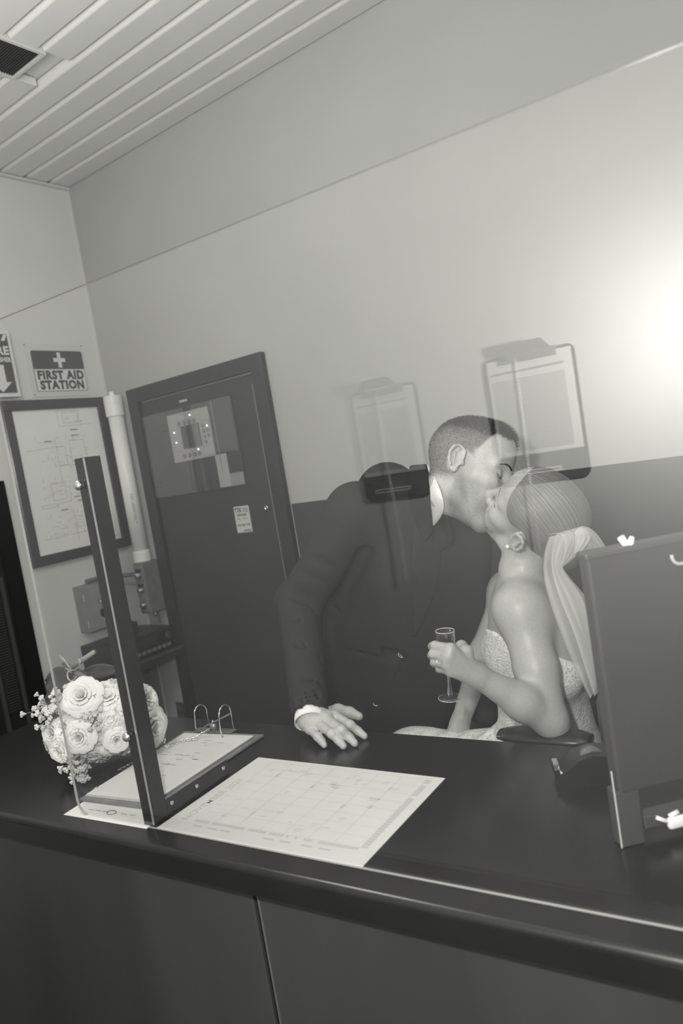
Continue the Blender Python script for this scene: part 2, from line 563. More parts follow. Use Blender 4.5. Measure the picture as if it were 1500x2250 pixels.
# framed plan
pf = thing('framed_plan', 'dark framed building plan drawing hanging on the left wall', 'picture')
FY0, FY1, FZ0, FZ1 = 1.665, 2.168, CZ - .252, CZ + .438
fwid = .042
fr_m = mat('picture_frame', 0.045, 0.4, 0.4)
b = MB()
b.box(FY0, FY1, FZ0, FZ0 + fwid, 0, .022, LM(0, 0, .001), bev=.002)
b.box(FY0, FY1, FZ1 - fwid, FZ1, 0, .022, LM(0, 0, .001), bev=.002)
b.box(FY0, FY0 + fwid, FZ0 + fwid, FZ1 - fwid, 0, .022, LM(0, 0, .001), bev=.002)
b.box(FY1 - fwid, FY1, FZ0 + fwid, FZ1 - fwid, 0, .022, LM(0, 0, .001), bev=.002)
b.build('frame', fr_m, pf)
MB().box(FY0 + .03, FY1 - .03, FZ0 + .03, FZ1 - .03, .002, .010, LM(0, 0, .001)).build('print', mat('plan_paper', 0.88, 0.5, 0.3, 0.02, 10), pf)
b = MB(); b2 = MB()
PM = LM(FY0 + fwid, FZ0 + fwid, .0112)
pw, ph = FY1 - FY0 - 2 * fwid, FZ1 - FZ0 - 2 * fwid
def ln(b, x0, y0, x1, y1, t=.0011):
    if abs(x1 - x0) > abs(y1 - y0):
        b.add([(x0, y0 - t / 2, 0), (x1, y1 - t / 2, 0), (x1, y1 + t / 2, 0), (x0, y0 + t / 2, 0)], [(0, 1, 2, 3)], PM)
    else:
        b.add([(x0 - t / 2, y0, 0), (x0 + t / 2, y0, 0), (x1 + t / 2, y1, 0), (x1 - t / 2, y1, 0)], [(0, 1, 2, 3)], PM)
def lrect(b, x0, y0, x1, y1):
    ln(b, x0, y0, x1, y0); ln(b, x0, y1, x1, y1); ln(b, x0, y0, x0, y1); ln(b, x1, y0, x1, y1)
lrect(b, pw * .50, ph * .875, pw * .76, ph * .985)
lrect(b, pw * .56, ph * .895, pw * .74, ph * .975)
ln(b, pw * .76, ph * .88, pw * .9, ph * .88)
lrect(b, pw * .42, ph * .60, pw * .52, ph * .73)
lrect(b, pw * .58, ph * .62, pw * .76, ph * .77)
ln(b, pw * .08, ph * .72, pw * .50, ph * .735)
ln(b, pw * .42, ph * .595, pw * .82, ph * .60)
ln(b, pw * .42, ph * .48, pw * .42, ph * .80)
ln(b, pw * .50, ph * .40, pw * .46, ph * .33)
ln(b, pw * .30, ph * .33, pw * .50, ph * .345)
lrect(b, pw * .14, ph * .315, pw * .32, ph * .335)
ln(b, pw * .48, ph * .04, pw * .48, ph * .28)
ln(b, pw * .10, ph * .10, pw * .85, ph * .11)
ln(b, pw * .48, ph * .15, pw * .80, ph * .15)
lrect(b, pw * .28, ph * .36, pw * .44, ph * .48)
r2 = random.Random(3)
for cx0, cx1, cy0, cy1, n in ((.2, .8, .58, .80, 60), (.15, .6, .36, .52, 40), (.12, .62, .08, .27, 60), (.55, .75, .9, .97, 14)):
    for k in range(n):
        x, yv = pw * r2.uniform(cx0, cx1), ph * r2.uniform(cy0, cy1)
        if r2.random() < .6:
            ln(b, x, yv, min(x + r2.uniform(.006, .03), pw * .95), yv, .0009)
        else:
            ln(b, x, yv, x, yv + r2.uniform(.005, .02), .0009)
for x, yv, wd in ((.62, .845, .09), (.30, .775, .08), (.62, .805, .08), (.55, .335, .11), (.52, .365, .07), (.34, .285, .08), (.66, .03, .09), (.68, .075, .10)):
    ln(b2, pw * x, ph * yv, pw * (x + wd), ph * yv, .004)
lrect(b2, pw * .88, ph * .005, pw * .98, ph * .03)
ln(b2, pw * .885, ph * .012, pw * .91, ph * .012, .010)
stuff(b.build('plan_line', mat('plan_line', 0.27, 0.6), pf))
stuff(b2.build('plan_caption', mat('plan_caption', 0.12, 0.6), pf))

# white conduit standing in the corner
cd = thing('conduit_pipe', 'white vertical plastic pipe with coupling in the wall corner', 'pipe')
pt, pb_ = PY(247, 882, 2.135), PY(318, 1232, 2.135)
pxx, pyy = -2.741, 2.152
pv = mat('pipe_white', 0.90, 0.35, 0.5, 0.02, 20)
RP = .034
zt, zb = CZ + .412, CZ - .328
MB().lathe([(RP, zb), (RP, zt)], 28, Matrix.Translation((pxx, pyy, 0))).build('tube', pv, cd, True)
MB().lathe([(RP + .006, zt - .075), (RP + .007, zt - .073), (RP + .007, zt - .022), (RP + .0055, zt - .020), (RP + .0055, zt - .019), (RP + .007, zt - .017), (RP + .007, zt + .012), (RP + .004, zt + .016)], 28, Matrix.Translation((pxx, pyy, 0))).build('coupling', pv, cd)
MB().lathe([(.0125, zt + .016), (.0125, zt + .03), (.011, zt + .036)], 16, Matrix.Translation((pxx, pyy, 0))).build('plug', pv, cd, True)
MB().lathe([(RP + .005, zb), (RP + .005, zb + .045), (RP, zb + .050)], 28, Matrix.Translation((pxx, pyy, 0))).build('coupling', pv, cd)
b = MB()
for k in range(2):
    for q in range(22):
        a = math.radians(-38 + k * 10)
        zz = CZ - .02 - q * .0062
        Mx = frame((pxx + (RP + .0004) * math.cos(a), pyy + (RP + .0004) * math.sin(a), zz), (-math.sin(a), math.cos(a), 0), (0, 0, 1), (math.cos(a), math.sin(a), 0))
        if random.random() < .8:
            b.box(-.0018, .0018, -.0022, .0022, -.0002, .0002, Mx)
stuff(b.build('print', ink_m, cd))

# key switch box under the pipe
ks = thing('key_switch_box', 'grey metal box with three key locks below the white pipe', 'switch box')
ksm = mat('switch_grey', 0.17, 0.5, 0.4, 0.12, 25)
KX0, KX1 = -2.744, -2.674
KY0, KY1, KZ0, KZ1 = 2.095, 2.199, CZ - .560, CZ - .329
MB().box(KX0, KX1, KY0, KY1, KZ0, KZ1, bev=.004).build('body', ksm, ks)
MB().box(KX0 + .004, KX1 - .004, KY0 - .004, KY0, KZ0 + .006, KZ1 - .006, bev=.0015).build('plate', mat('switch_plate', 0.22, 0.45, 0.4, 0.1, 25), ks)
for k in range(3):
    zz = KZ1 - .055 - k * .068
    Mk = frame(((KX0 + KX1) / 2, KY0 - .004, zz), (1, 0, 0), (0, 0, 1), (0, -1, 0))
    lk = MB().lathe([(.017, 0), (.017, .006), (.013, .012), (.013, .018), (.011, .020)], 18, Mk).build('key_lock', chrome_m, ks, True)
    MB().box(-.0014, .0014, -.007, .007, .020, .0206, Mk).build('keyway', black_m, lk)
    if k < 2:
        MB().box(-.018, .018, .014, .030, 0, .003, Mk).build('lock_tag', mat('lock_tag', 0.03, 0.4), lk)
MB().box(KX0 + .010, KX0 + .018, KY0 - .007, KY0 - .004, KZ0 + .02, KZ0 + .03).build('screw', chrome_m, ks)
MB().tube([(KX1 - .02, 2.13, KZ0 + .001), (KX1 - .02, 2.13, KZ0 - .018)], .011, 12).build('cable_gland', chrome_m, ks, True)
MB().tube([(KX0 + .015, 2.17, KZ0 + .001), (KX0 + .015, 2.172, KZ0 - .03), (KX0 + .015, 2.175, KZ0 - .065)], .0035, 8).build('cable', mat('grey_cable', 0.2, 0.5), ks, True)

# grey relay box with round keyhole
rb = thing('relay_box', 'light grey metal box with dark round port on the left wall', 'box')
rbm = mat('relay_grey', 0.25, 0.5, 0.4, 0.08, 20)
RY0, RY1, RZ0, RZ1, RD = 1.835, 2.010, CZ - .572, CZ - .372, .080
MB().box(XL + .001, XL + RD, RY0, RY1, RZ0, RZ1, bev=.003).build('body', rbm, rb)
MB().box(XL + RD, XL + RD + .003, RY0 + .006, RY1 - .006, RZ0 + .006, RZ1 - .006, bev=.001).build('lid', mat('relay_lid', 0.29, 0.5, 0.4, 0.08, 20), rb)
for zz in (RZ0 + .035, RZ1 - .05):
    MB().box(XL + RD - .012, XL + RD - .002, RY0 - .0015, RY0 + .0005, zz - .014, zz + .014).build('hinge', chrome_m, rb)
Mr = frame((XL + RD + .003, RY0 + .075, RZ0 + .070), (0, 1, 0), (0, 0, 1), (1, 0, 0))
MB().lathe([(.020, 0), (.020, .003), (.016, .005)], 18, Mr).build('port', black_m, rb, True)
MB().box(-.018, .018, .045, .058, 0, .0012, Mr).build('name_plate', inkd_m, rb)
MB().box(-.014, .014, .048, .055, .0012, .0016, Mr).build('name_strip', white_m, rb)
# conduit arm joining the two boxes
ca = thing('cable_duct', 'thin grey cable duct running from relay box to key switch box', 'duct')
MB().tube([(XL + .012, 1.90, RZ1 + .011), (XL + .012, 1.97, RZ1 + .011), (XL + .055, 2.085, RZ1 - .006), (KX0 - .002, 2.115, RZ1 - .008)], .009, 10).build('tube', mat('duct_grey', 0.12, 0.5), ca, True)

# shelf with the black radio
sf = thing('wall_shelf', 'dark metal wall shelf on brackets holding the black radio', 'shelf')
SZ = CZ - .730
shm = mat('shelf_dark', 0.03, 0.5, 0.4)
SX1 = XL + .235
MB().box(XL + .001, SX1, 1.80, 2.190, SZ - .010, SZ, bev=.002).build('board', mat('shelf_board', 0.09, 0.5, 0.4, 0.2, 20), sf)
MB().box(SX1 - .006, SX1 + .002, 1.80, 2.190, SZ - .038, SZ - .011, bev=.001).build('lip', shm, sf)
for yy in (1.86, 2.12):
    b = MB()
    b.add([(XL + .001, yy, SZ - .011), (SX1 - .01, yy, SZ - .011), (XL + .001, yy, SZ - .13), (XL + .001, yy + .006, SZ - .011), (SX1 - .01, yy + .006, SZ - .011), (XL + .001, yy + .006, SZ - .13)],
          [(0, 1, 2), (3, 5, 4), (0, 3, 4, 1), (1, 4, 5, 2), (2, 5, 3, 0)])
    b.build('bracket', shm, sf)
ra = thing('radio', 'black radio unit with knobs and buttons on the wall shelf', 'radio')
rm = mat('radio_black', 0.028, 0.4, 0.45, 0.15, 20)
RX1 = XL + .222
MB().box(XL + .006, RX1, 1.815, 2.150, SZ + .004, SZ + .104, bev=.004).build('body', rm, ra)
MB().box(RX1, RX1 + .004, 1.823, 2.142, SZ + .010, SZ + .098, bev=.001).build('front_panel', mat('radio_panel', 0.018, 0.3, 0.5), ra)
RM_ = frame((RX1 + .004, 0, 0), (0, 1, 0), (0, 0, 1), (1, 0, 0))
MB().box(1.90, 2.055, SZ + .055, SZ + .088, 0, .001, RM_).build('display', mat('radio_display', 0.05, 0.15, 0.6), ra)
Mk = frame((RX1 + .004, 2.108, SZ + .068), (0, 1, 0), (0, 0, 1), (1, 0, 0))
MB().lathe([(.018, 0), (.017, .014), (.014, .016)], 20, Mk).build('knob', mat('radio_knob', 0.06, 0.3), ra, True)
for k in range(7):
    MB().box(1.93 + k * .028, 1.950 + k * .028, SZ + .022, SZ + .036, 0, .004, RM_, bev=.001).build('button', mat('radio_button', 0.22, 0.35), ra)
MB().box(1.835, 1.885, SZ + .018, SZ + .040, 0, .002, RM_).build('label_plate', mat('radio_plate', 0.10, 0.4), ra)
for yy in (1.85, 2.11):
    MB().box(RX1 - .04, RX1 - .02, yy, yy + .02, SZ, SZ + .004).build('foot', shm, ra)
# small box standing on the radio
sb = thing('small_black_box', 'small black box standing on top of the radio', 'box')
MB().box(XL + .06, XL + .12, 1.985, 2.045, SZ + .104, SZ + .150, bev=.003).build('body', rm, sb)
MB().box(XL + .12, XL + .122, 1.990, 2.040, SZ + .109, SZ + .145, bev=.0005).build('face', shm, sb)
MB().box(XL + .07, XL + .11, 1.995, 2.035, SZ + .150, SZ + .154, bev=.0005).build('lid', shm, sb)

# dark grilled cabinet at the left edge
dc = thing('grilled_cabinet', 'tall black cabinet with ribbed grille door at the left edge', 'cabinet')
cbm = mat('cabinet_black', 0.020, 0.4, 0.45, 0.2, 8)
CY1 = 1.612
CYT = CZ + .12
MB().box(XL + .001, XL + .030, 1.08, CY1, 0.0, CYT, bev=.003).build('frame', mat('cabinet_frame', 0.012, 0.45, 0.4), dc)
MB().box(XL + .030, XL + .050, 1.10, CY1 - .085, 0.05, CYT - .10, bev=.003).build('door', cbm, dc)
g0 = MB().box(0, .003, -.052, 0, 0, .004).build('rib', mat('cabinet_rib', 0.05, 0.4), dc)
zz = CZ - .30
k = 0
while zz > CZ - .78:
    o = g0 if k == 0 else g0.copy()
    if k: COL.objects.link(o); o.parent = dc
    o.location = (XL + .050, CY1 - .125, zz)
    zz -= .0105
    k += 1
MB().box(XL + .050, XL + .056, CY1 - .115, CY1 - .100, 0.2, CZ - .25).build('door_strip', mat('cabinet_strip', 0.06, 0.35), dc)
MB().box(XL + .050, XL + .060, CY1 - .20, CY1 - .185, 0.2, CZ - .15).build('door_strip', MATS['cabinet_strip'], dc)
# ------------------------------------------------------------------ reception counter
CT = CZ - .585
ANG = math.radians(3.5)
CU = Vector((math.cos(ANG), math.sin(ANG), 0))
CV = Vector((-math.sin(ANG), math.cos(ANG), 0))
CO = Vector((-.80, .725, 0))
CM = frame(CO, CU, CV, (0, 0, 1))         # local x along the counter, y away from the camera
def ctr(px, py, h=0.0):
    return onplane(px, py, 2, CT + h)
def loc(p):
    d = Vector((p[0], p[1], 0)) - CO
    return (d.dot(CU), d.dot(CV))

top_m = mat('counter_laminate', 0.016, 0.24, 0.5, 0.15, 14, 0.02, 120)
wt = thing('worktop', 'long black glossy worktop carrying papers, bouquet and glass screen', 'worktop')
# slab with a rounded front nose
prof = []
T = .046
for k in range(7):
    a = math.radians(90 + 90 * k / 6)
    prof.append((.010 + .010 * math.cos(a), CT - .010 + .010 * math.sin(a)))
prof += [(0.0, CT - T + .004), (.004, CT - T), (.496, CT - T), (.500, CT - T + .004), (.500, CT - .004), (.496, CT)]
X0c, X1c = -1.115, 1.75
n = len(prof)
mb = MB()
vs = [(x, y, z) for x in (X0c, X1c) for y, z in prof]
fs = [(i, (i + 1) % n, n + (i + 1) % n, n + i) for i in range(n)] + [tuple(reversed(range(n))), tuple(range(n, 2 * n))]
mb.add(vs, fs, CM)
smooth_by_angle(mb.build('slab', top_m, wt), 30)
nose_m = mat('nose_edge', 0.012, 0.35, 0.5, 0.1, 14)
MB().box(X0c + .002, X1c - .002, -.0016, .0012, CT - T + .003, CT - .0105, CM).build('front_edge', nose_m, wt)

cf = thing('counter_base', 'dark scuffed panelled counter base below the worktop', 'counter')
pm_ = mat('panel_dark', 0.045, 0.45, 0.45, 0.22, 5, 0.03, 30, stretch=(1, 1, .18))
gx = loc(onplane(575, 1985, 1, .755))[0]
MB().box(X0c + .03, gx - .006, .020, .040, 0.06, CT - T, CM, bev=.002).build('front_panel', pm_, cf)
MB().box(gx + .006, gx + 1.2, .020, .040, 0.06, CT - T, CM, bev=.002).build('front_panel', pm_, cf)
MB().box(gx + 1.206, X1c - .03, .020, .040, 0.06, CT - T, CM, bev=.002).build('front_panel', pm_, cf)
MB().box(gx - .0055, gx + .0055, .026, .038, 0.06, CT - T, CM).build('joint_strip', mat('joint_black', 0.008, 0.5), cf)
MB().box(gx + .0062, gx + .0075, .0175, .0205, 0.06, CT - T - .003, CM).build('panel_edge', mat('panel_edge', 0.16, 0.35), cf)
MB().box(X0c + .03, X1c - .03, .06, .075, 0.0, .06, CM).build('plinth', black_m, cf)
MB().box(X0c + .03, X0c + .05, .042, .46, 0.0, CT - T, CM).build('end_panel', pm_, cf)
MB().box(X1c - .05, X1c - .03, .042, .46, 0.0, CT - T, CM).build('end_panel', pm_, cf)

# ------------------------------------------------------------------ acrylic screen and its bracket
GV = .0485
pane_m = glass_mat('acrylic', 1.60)
edge_m = mat('acrylic_edge', 0.34, 0.25, 0.6)
gx0, gx1 = loc((-1.268, .748, 0))[0] + .0, 1.45
gz0, gz1 = CT + .0006, CZ + .332
PMx = frame(CO + CV * GV, CU, (0, 0, 1), -CV)
pn = thing('acrylic_screen', 'large clear acrylic sneeze screen standing along the counter front', 'screen')
outl = rrect(gx0, gx1, gz0, gz1, .028, 8)
TH = .005
pa = MB()
pa.add([(x, y, -TH / 2) for x, y in outl], [tuple(range(len(outl)))], PMx)
pa.add([(x, y, TH / 2) for x, y in outl], [tuple(range(len(outl)))], PMx)
pa.build('pane', pane_m, pn)
eg = MB()
m_ = len(outl)
vs = [(x, y, -TH / 2) for x, y in outl] + [(x, y, TH / 2) for x, y in outl]
eg.add(vs, [(i, (i + 1) % m_, m_ + (i + 1) % m_, m_ + i) for i in range(m_)], PMx)
eg.build('polished_edge', edge_m, pn)

br = thing('screen_bracket', 'black angle iron post with foot bolted to the clear screen', 'bracket')
bx = loc((-1.070, .760, 0))[0]         # right-hand corner of the angle
gy = GV + TH / 2 + .0006
pz1 = CZ + .067
b = MB()
b.box(bx - .026, bx, gy, gy + .0035, CT + .001, pz1, CM, bev=.0008)
b.box(bx - .0035, bx, gy + .0035, gy + .034, CT + .001, pz1, CM, bev=.0008)
b.build('post', black_m, br)
b = MB()
b.box(bx - .0035, bx, gy + .034, gy + .200, CT + .001, CT + .032, CM, bev=.001)
b.box(bx - .030, bx - .0035, gy + .004, gy + .200, CT + .001, CT + .005, CM, bev=.001)
b.build('foot', black_m, br)
MB().box(bx - .0036, bx + .0005, gy - .0004, gy + .0004, CT + .004, pz1 - .001, CM).build('edge_highlight', mat('highlight_steel', 0.55, 0.3, 0.5, metal=0.6), br)  # edge highlight on the post corner, put in as a pale strip
def dome(name, M, r=.0085, parent=None):
    return MB().lathe([(r, 0), (r, .003), (r * .85, r * .55), (r * .5, r * .85), (.0002, r * .95)], 16, M).build(name, chrome_m, parent, True)
yb_ = GV - TH / 2 - .0006
for zz in (pz1 - .045, CT + .165):
    dome('dome_nut', frame(CM @ Vector((bx - .019, yb_, zz)), CU, (0, 0, 1), -CV), .0085, br)
for yy in (gy + .045, gy + .11, gy + .185):
    dome('screw', frame(CM @ Vector((bx, yy, CT + .022)), -CV, (0, 0, 1), CU), .0035, br)

# ------------------------------------------------------------------ papers
def sheet(name, pts, z, m, parent, th=.0006):
    b = MB()
    vs = [(p[0], p[1], z) for p in pts] + [(p[0], p[1], z + th) for p in pts]
    n = len(pts)
    b.add(vs, [tuple(reversed(range(n))), tuple(range(n, 2 * n))] + [(i, (i + 1) % n, n + (i + 1) % n, n + i) for i in range(n)])
    return b.build(name, m, parent)
def quad_uv(c):
    A, B, C_, D = [np.array(p[:2]) for p in c]      # bottom-left, bottom-right, top-right, top-left
    def f(u, v):
        return (A * (1 - u) + B * u) * (1 - v) + (D * (1 - u) + C_ * u) * v
    return f
def strip(b, f, u0, v0, u1, v1, t, z):
    p, q = f(u0, v0), f(u1, v1)
    d = q - p
    L = np.linalg.norm(d)
    nrm = np.array([-d[1], d[0]]) / L * t / 2
    b.add([(p[0] - nrm[0], p[1] - nrm[1], z), (q[0] - nrm[0], q[1] - nrm[1], z), (q[0] + nrm[0], q[1] + nrm[1], z), (p[0] + nrm[0], p[1] + nrm[1], z)], [(0, 1, 2, 3)])
# calendar
cal = thing('calendar_sheet', 'large white printed calendar sheet lying flat on the worktop', 'paper')
cc = [ctr(345, 1820), ctr(796, 1906), ctr(978, 1711), ctr(568, 1665)]
# square the sheet up
c0 = np.array(cc[0][:2]); du = np.array(cc[1][:2]) - c0
sheet('sheet', cc, CT + .0004, paper_m, cal, .0008)
f = quad_uv(cc)
zc = CT + .00135
b = MB()
U0, U1, V0, V1 = .115, .93, .155, .955
for k in range(8):
    u = U0 + (U1 - U0) * k / 7
    strip(b, f, u, V0, u, V1, .0010, zc)
for k in range(9):
    v = V0 + (V1 - V0) * k / 8
    strip(b, f, U0, v, U1, v, .0007, zc)
stuff(b.build('grid_line', mat('grid_ink', 0.52, 0.8), cal))
b = MB(); r3 = random.Random(5)
for k in range(34):
    u, v = r3.uniform(U0, U1 - .12), r3.uniform(V0 + .03, V1 - .05)
    w_ = r3.uniform(.02, .05)
    strip(b, f, u, v, u + w_, v, .004, zc)
    if r3.random() < .5:
        strip(b, f, u, v - .022, u + w_ * .8, v - .022, .004, zc)
stuff(b.build('printed_entry', mat('pale_ink', 0.58, 0.8), cal))
b = MB()
for k in range(60):
    u = U0 + (U1 - U0) * k / 60
    if r3.random() < .8:
        strip(b, f, u, V0 - .018, u + .010, V0 - .018, .007, zc)
for k in range(30):
    v = V0 + (V1 - V0) * k / 30
    if r3.random() < .75:
        strip(b, f, U1 + .014, v, U1 + .014, v + .022, .010, zc)
for u in (.15, .23, .30, .52, .60, .70, .78):
    strip(b, f, u, .085, u + .05, .085, .004, zc)
stuff(b.build('printed_border', mat('mid_ink', 0.50, 0.8), cal))
# vertical month title: letters run along the left side
A = f(.075, .40)
dv = f(.075, .9) - f(.075, .40); dv = dv / np.linalg.norm(dv)
text('lettering', 'NOVEMBER 2023', .021, mat('pale_ink2', 0.50, 0.8), cal, frame((A[0], A[1], zc), (dv[0], dv[1], 0), (-dv[1], dv[0], 0), (0, 0, 1)), bold=.0003)

# clipboard with lever arch rings
cb = thing('arch_clipboard', 'clipboard with two tall wire arches holding ruled white sheets', 'clipboard')
K0, K1, K2, K3 = ctr(176, 1762), ctr(336, 1783), ctr(580, 1620), ctr(408, 1612)
def shrink(c, a):
    f = quad_uv(c)
    return [np.append(f(u, v), 0) for u, v in a]
kb = [K0, K1, K2, K3]
board_m = mat('clipboard_board', 0.20, 0.5, 0.4, 0.2, 40)
sheet('board', kb, CT + .0022, board_m, cb, .004)
f = quad_uv(kb)
pp = shrink(kb, ((.02, .035), (.93, .045), (.93, .945), (.05, .935)))
for k in range(4):
    sheet('sheet', [p + np.array([.0008 * k, .0006 * k, 0]) for p in pp], CT + .0066 + .0011 * k, paper_m, cb, .0006)
zc = CT + .01065
f2 = quad_uv(pp)
b = MB()
for k in range(46):
    v = .06 + .80 * k / 45
    strip(b, f2, .06, v, .94, v, .0005, zc)
for u in (.06, .3, .42, .54, .66, .80, .94):
    strip(b, f2, u, .06, u, .86, .0004, zc)
stuff(b.build('ruled_line', inkl_m, cb))
b = MB()
for k in range(22):
    u, v = r3.uniform(.1, .7), r3.uniform(.25, .92)
    strip(b, f2, u, v, u + r3.uniform(.04, .14), v + r3.uniform(-.004, .008), .0022, zc)
stuff(b.build('handwriting', ink_m, cb))
# arches: straight legs with a semicircular top
def arch(px0, py0, px1, py1, top_px, top_py, nm='arch'):
    a = Vector(ctr(px0, py0, .0)); c = Vector(ctr(px1, py1, .0))
    d = (c - a); R = d.length / 2
    mid = (a + c) / 2
    # height of the arch top from the photograph's top pixel on the arch's vertical plane
    r = ray(top_px, top_py); nrm = Vector((-d.y, d.x, 0)).normalized()
    tt = (mid - Vector(O)).dot(nrm) / Vector(r).dot(nrm)
    H = (Vector(O) + Vector(r) * tt).z - CT
    dn = d.normalized()
    pts = [a + Vector((0, 0, .009))]
    hs = H - R
    pts.append(a + Vector((0, 0, hs * .5)) - dn * .003)
    for k in range(13):
        th = math.pi * (1 - k / 12)
        pts.append(mid + dn * (R * math.cos(th)) + Vector((0, 0, hs + R * math.sin(th))))
    pts.append(c + Vector((0, 0, .009)))
    MB().tube(pts, .0019, 8).build(nm, chrome_m, cb, True)
arch(436, 1618, 462, 1606, 446, 1546)
arch(491, 1630, 516, 1613, 498, 1545)
base = ctr(470, 1614); Bz = Vector((base[0], base[1], 0))
du_ = (Vector(K2) - Vector(K3)).normalized(); dv_ = Vector((-du_.y, du_.x, 0))
BM = frame((base[0], base[1], CT + .0062), du_, dv_, (0, 0, 1))
MB().box(-.052, .058, -.008, .014, 0, .004, BM, bev=.001).build('base_plate', mat('dull_steel', 0.30, 0.4, 0.5, metal=.7), cb)
MB().lathe([(.0095, 0), (.0095, .016), (.008, .017)], 16, BM @ Matrix.Translation((.002, .002, .004))).build('pivot', MATS['dull_steel'], cb, True)
LV = BM @ Matrix.Translation((0, .004, .020)) @ Matrix.Rotation(math.radians(-22), 4, 'Y')
MB().prism([(-.028, -.006), (.045, -.0085), (.060, -.002), (.060, .002), (.045, .0085), (-.028, .006)], 0, .0025, LV).build('lever', MATS['dull_steel'], cb)
MB().sphere((0, 0, 0), .004, 8, 5, BM @ Matrix.Translation((.001, .003, .0235))).build('rivet', chrome_m, cb)
dome('rivet', frame(ctr(212, 1735, .0066), (1, 0, 0), (0, 1, 0), (0, 0, 1)), .006, cb)

# loose sheet under the clipboard
ls = thing('form_sheet', 'white form sheet sticking out from under the arch clipboard', 'paper')
lc = [ctr(140, 1791), ctr(322, 1822), ctr(400, 1752), ctr(215, 1742)]
sheet('sheet', lc, CT + .0004, paper_m, ls, .0008)
f = quad_uv(lc)
b = MB()
for u in (.18, .27, .36, .58, .68):
    strip(b, f, u, .30, u + .07, .30, .0025, CT + .00135)
b.build('print_line', ink_m, ls)
p0 = f(.47, .29)
MB().tube([(p0[0] + .011 * math.cos(a), p0[1] + .007 * math.sin(a), CT + .0014) for a in np.linspace(0, 2 * math.pi, 18)[:-1]], .0007, 5, closed=True).build('emblem_ring', inkd_m, ls)

# chain from the lever to the counter
ch = thing('steel_chain', 'thin steel curb chain draped from clipboard lever to the bouquet', 'chain')
cp = [V(ctr(458, 1602, .030)), V(ctr(449, 1608, .022)), V(ctr(430, 1622, .0145)), V(ctr(400, 1628, .0140)), V(ctr(366, 1637, .013)), V(ctr(345, 1652, .0035)), V(ctr(318, 1668, .0035)), V(ctr(292, 1676, .0035)), V(ctr(268, 1688, .0035)), V(ctr(256, 1694, .0035))]
acc = []
for i in range(len(cp) - 1):
    d = (cp[i + 1] - cp[i])
    m = max(1, int(d.length / .0052))
    for k in range(m):
        acc.append((cp[i] + d * (k / m), d.normalized()))
lk_ = None
for i, (p, d) in enumerate(acc):
    if lk_ is None:
        b = MB()
        b.tube([(.0040 * math.cos(a), .0026 * math.sin(a), 0) for a in np.linspace(0, 2 * math.pi, 13)[:-1]], .0007, 5, closed=True)
        o = b.build('link', chrome_m, ch, True); lk_ = o
    else:
        o = lk_.copy(); COL.objects.link(o); o.parent = ch
    q = d.to_track_quat('X', 'Z')
    o.rotation_mode = 'QUATERNION'
    o.rotation_quaternion = q @ Quaternion((1, 0, 0), math.radians(45 if i % 2 else -45))
    o.location = p

# ------------------------------------------------------------------ dark desk screen panel at the right
dp = thing('desk_screen', 'tall dark freestanding display panel on the worktop at the right edge', 'display')
pl = onplane(1375, 1868, 2, CT + .001)          # foot of its left upright
zt_ = PY(1280, 1222, pl[1])[2]
r = ray(1500, 1180)
tt = (zt_ - CZ) / r[2]
q = O + r * tt
du_ = Vector((q[0] - pl[0], q[1] - pl[1], 0)).normalized()
dn_ = Vector((du_.y, -du_.x, 0))               # towards the camera side
if dn_.y > 0: dn_ = -dn_
DM = frame((pl[0], pl[1], CT), du_, -dn_, (0, 0, 1))
hT = zt_ - CT
pan_m = mat('panel_black', 0.05, 0.5, 0.4, 0.1, 10)
zlow = onplane(1400, 1822, 1, pl[1])[2] - CT
zlow = .075
MB().box(.004, .56, .004, .030, zlow, hT, DM, bev=.004).build('panel', pan_m, dp)
MB().box(.002, .562, .002, .032, hT - .008, hT + .002, DM, bev=.003).build('top_rail', mat('panel_rail', 0.065, 0.4), dp)
MB().box(-.002, .032, .005, .029, .001, zlow + .004, DM, bev=.002).build('leg', MATS['panel_rail'], dp)
MB().box(.53, .566, .005, .029, .001, zlow + .004, DM, bev=.002).build('leg', MATS['panel_rail'], dp)
MB().box(.034, .53, .006, .028, .018, .036, DM, bev=.002).build('bottom_rail', MATS['panel_rail'], dp)
MB().box(-.0038, -.0022, .0040, .0056, .002, .110, DM).build('bright_edge', mat('bright_edge', 0.60, 0.35), dp)
# white clips
for (px, py, s) in ((1383, 1186, 1.0),):
    r = ray(px, py + 8)
    tt = ((Vector(DM.translation) - Vector(O)).dot(dn_)) / Vector(r).dot(dn_)
    p = Vector(O) + Vector(r) * tt
    lx = (p - Vector((pl[0], pl[1], CT))).dot(du_)
    b = MB()
    b.tube([(lx - .006, .010, hT + .014), (lx - .002, .010, hT + .006), (lx + .003, .010, hT - .002)], [.0050, .0050, .0050], 10)
    b.tube([(lx + .009, .008, hT + .012), (lx + .006, .008, hT + .005), (lx + .003, .010, hT - .003)], [.0032, .0045, .0045], 10)
    b.v = [tuple(DM @ Vector(v)) for v in b.v]
    b.build('white_clip', mat('clip_white', 0.85, 0.4), dp, True)
b = MB()
r = ray(1492, 1222)
tt = ((Vector(DM.translation) - Vector(O)).dot(dn_)) / Vector(r).dot(dn_)
p = Vector(O) + Vector(r) * tt
lx = (p - Vector((pl[0], pl[1], CT))).dot(du_); lz = p.z - CT
b.tube([tuple(DM @ Vector((lx + .012 * math.cos(a), -.002, lz + .002 + .012 * math.sin(a)))) for a in np.linspace(math.radians(170), math.radians(290), 9)], .0026, 8)
b.build('hook', mat('hook_pale', 0.45, 0.4), dp, True)
r = ray(1480, 1806)
tt = ((Vector(DM.translation) - Vector(O)).dot(dn_)) / Vector(r).dot(dn_)
p = Vector(O) + Vector(r) * tt
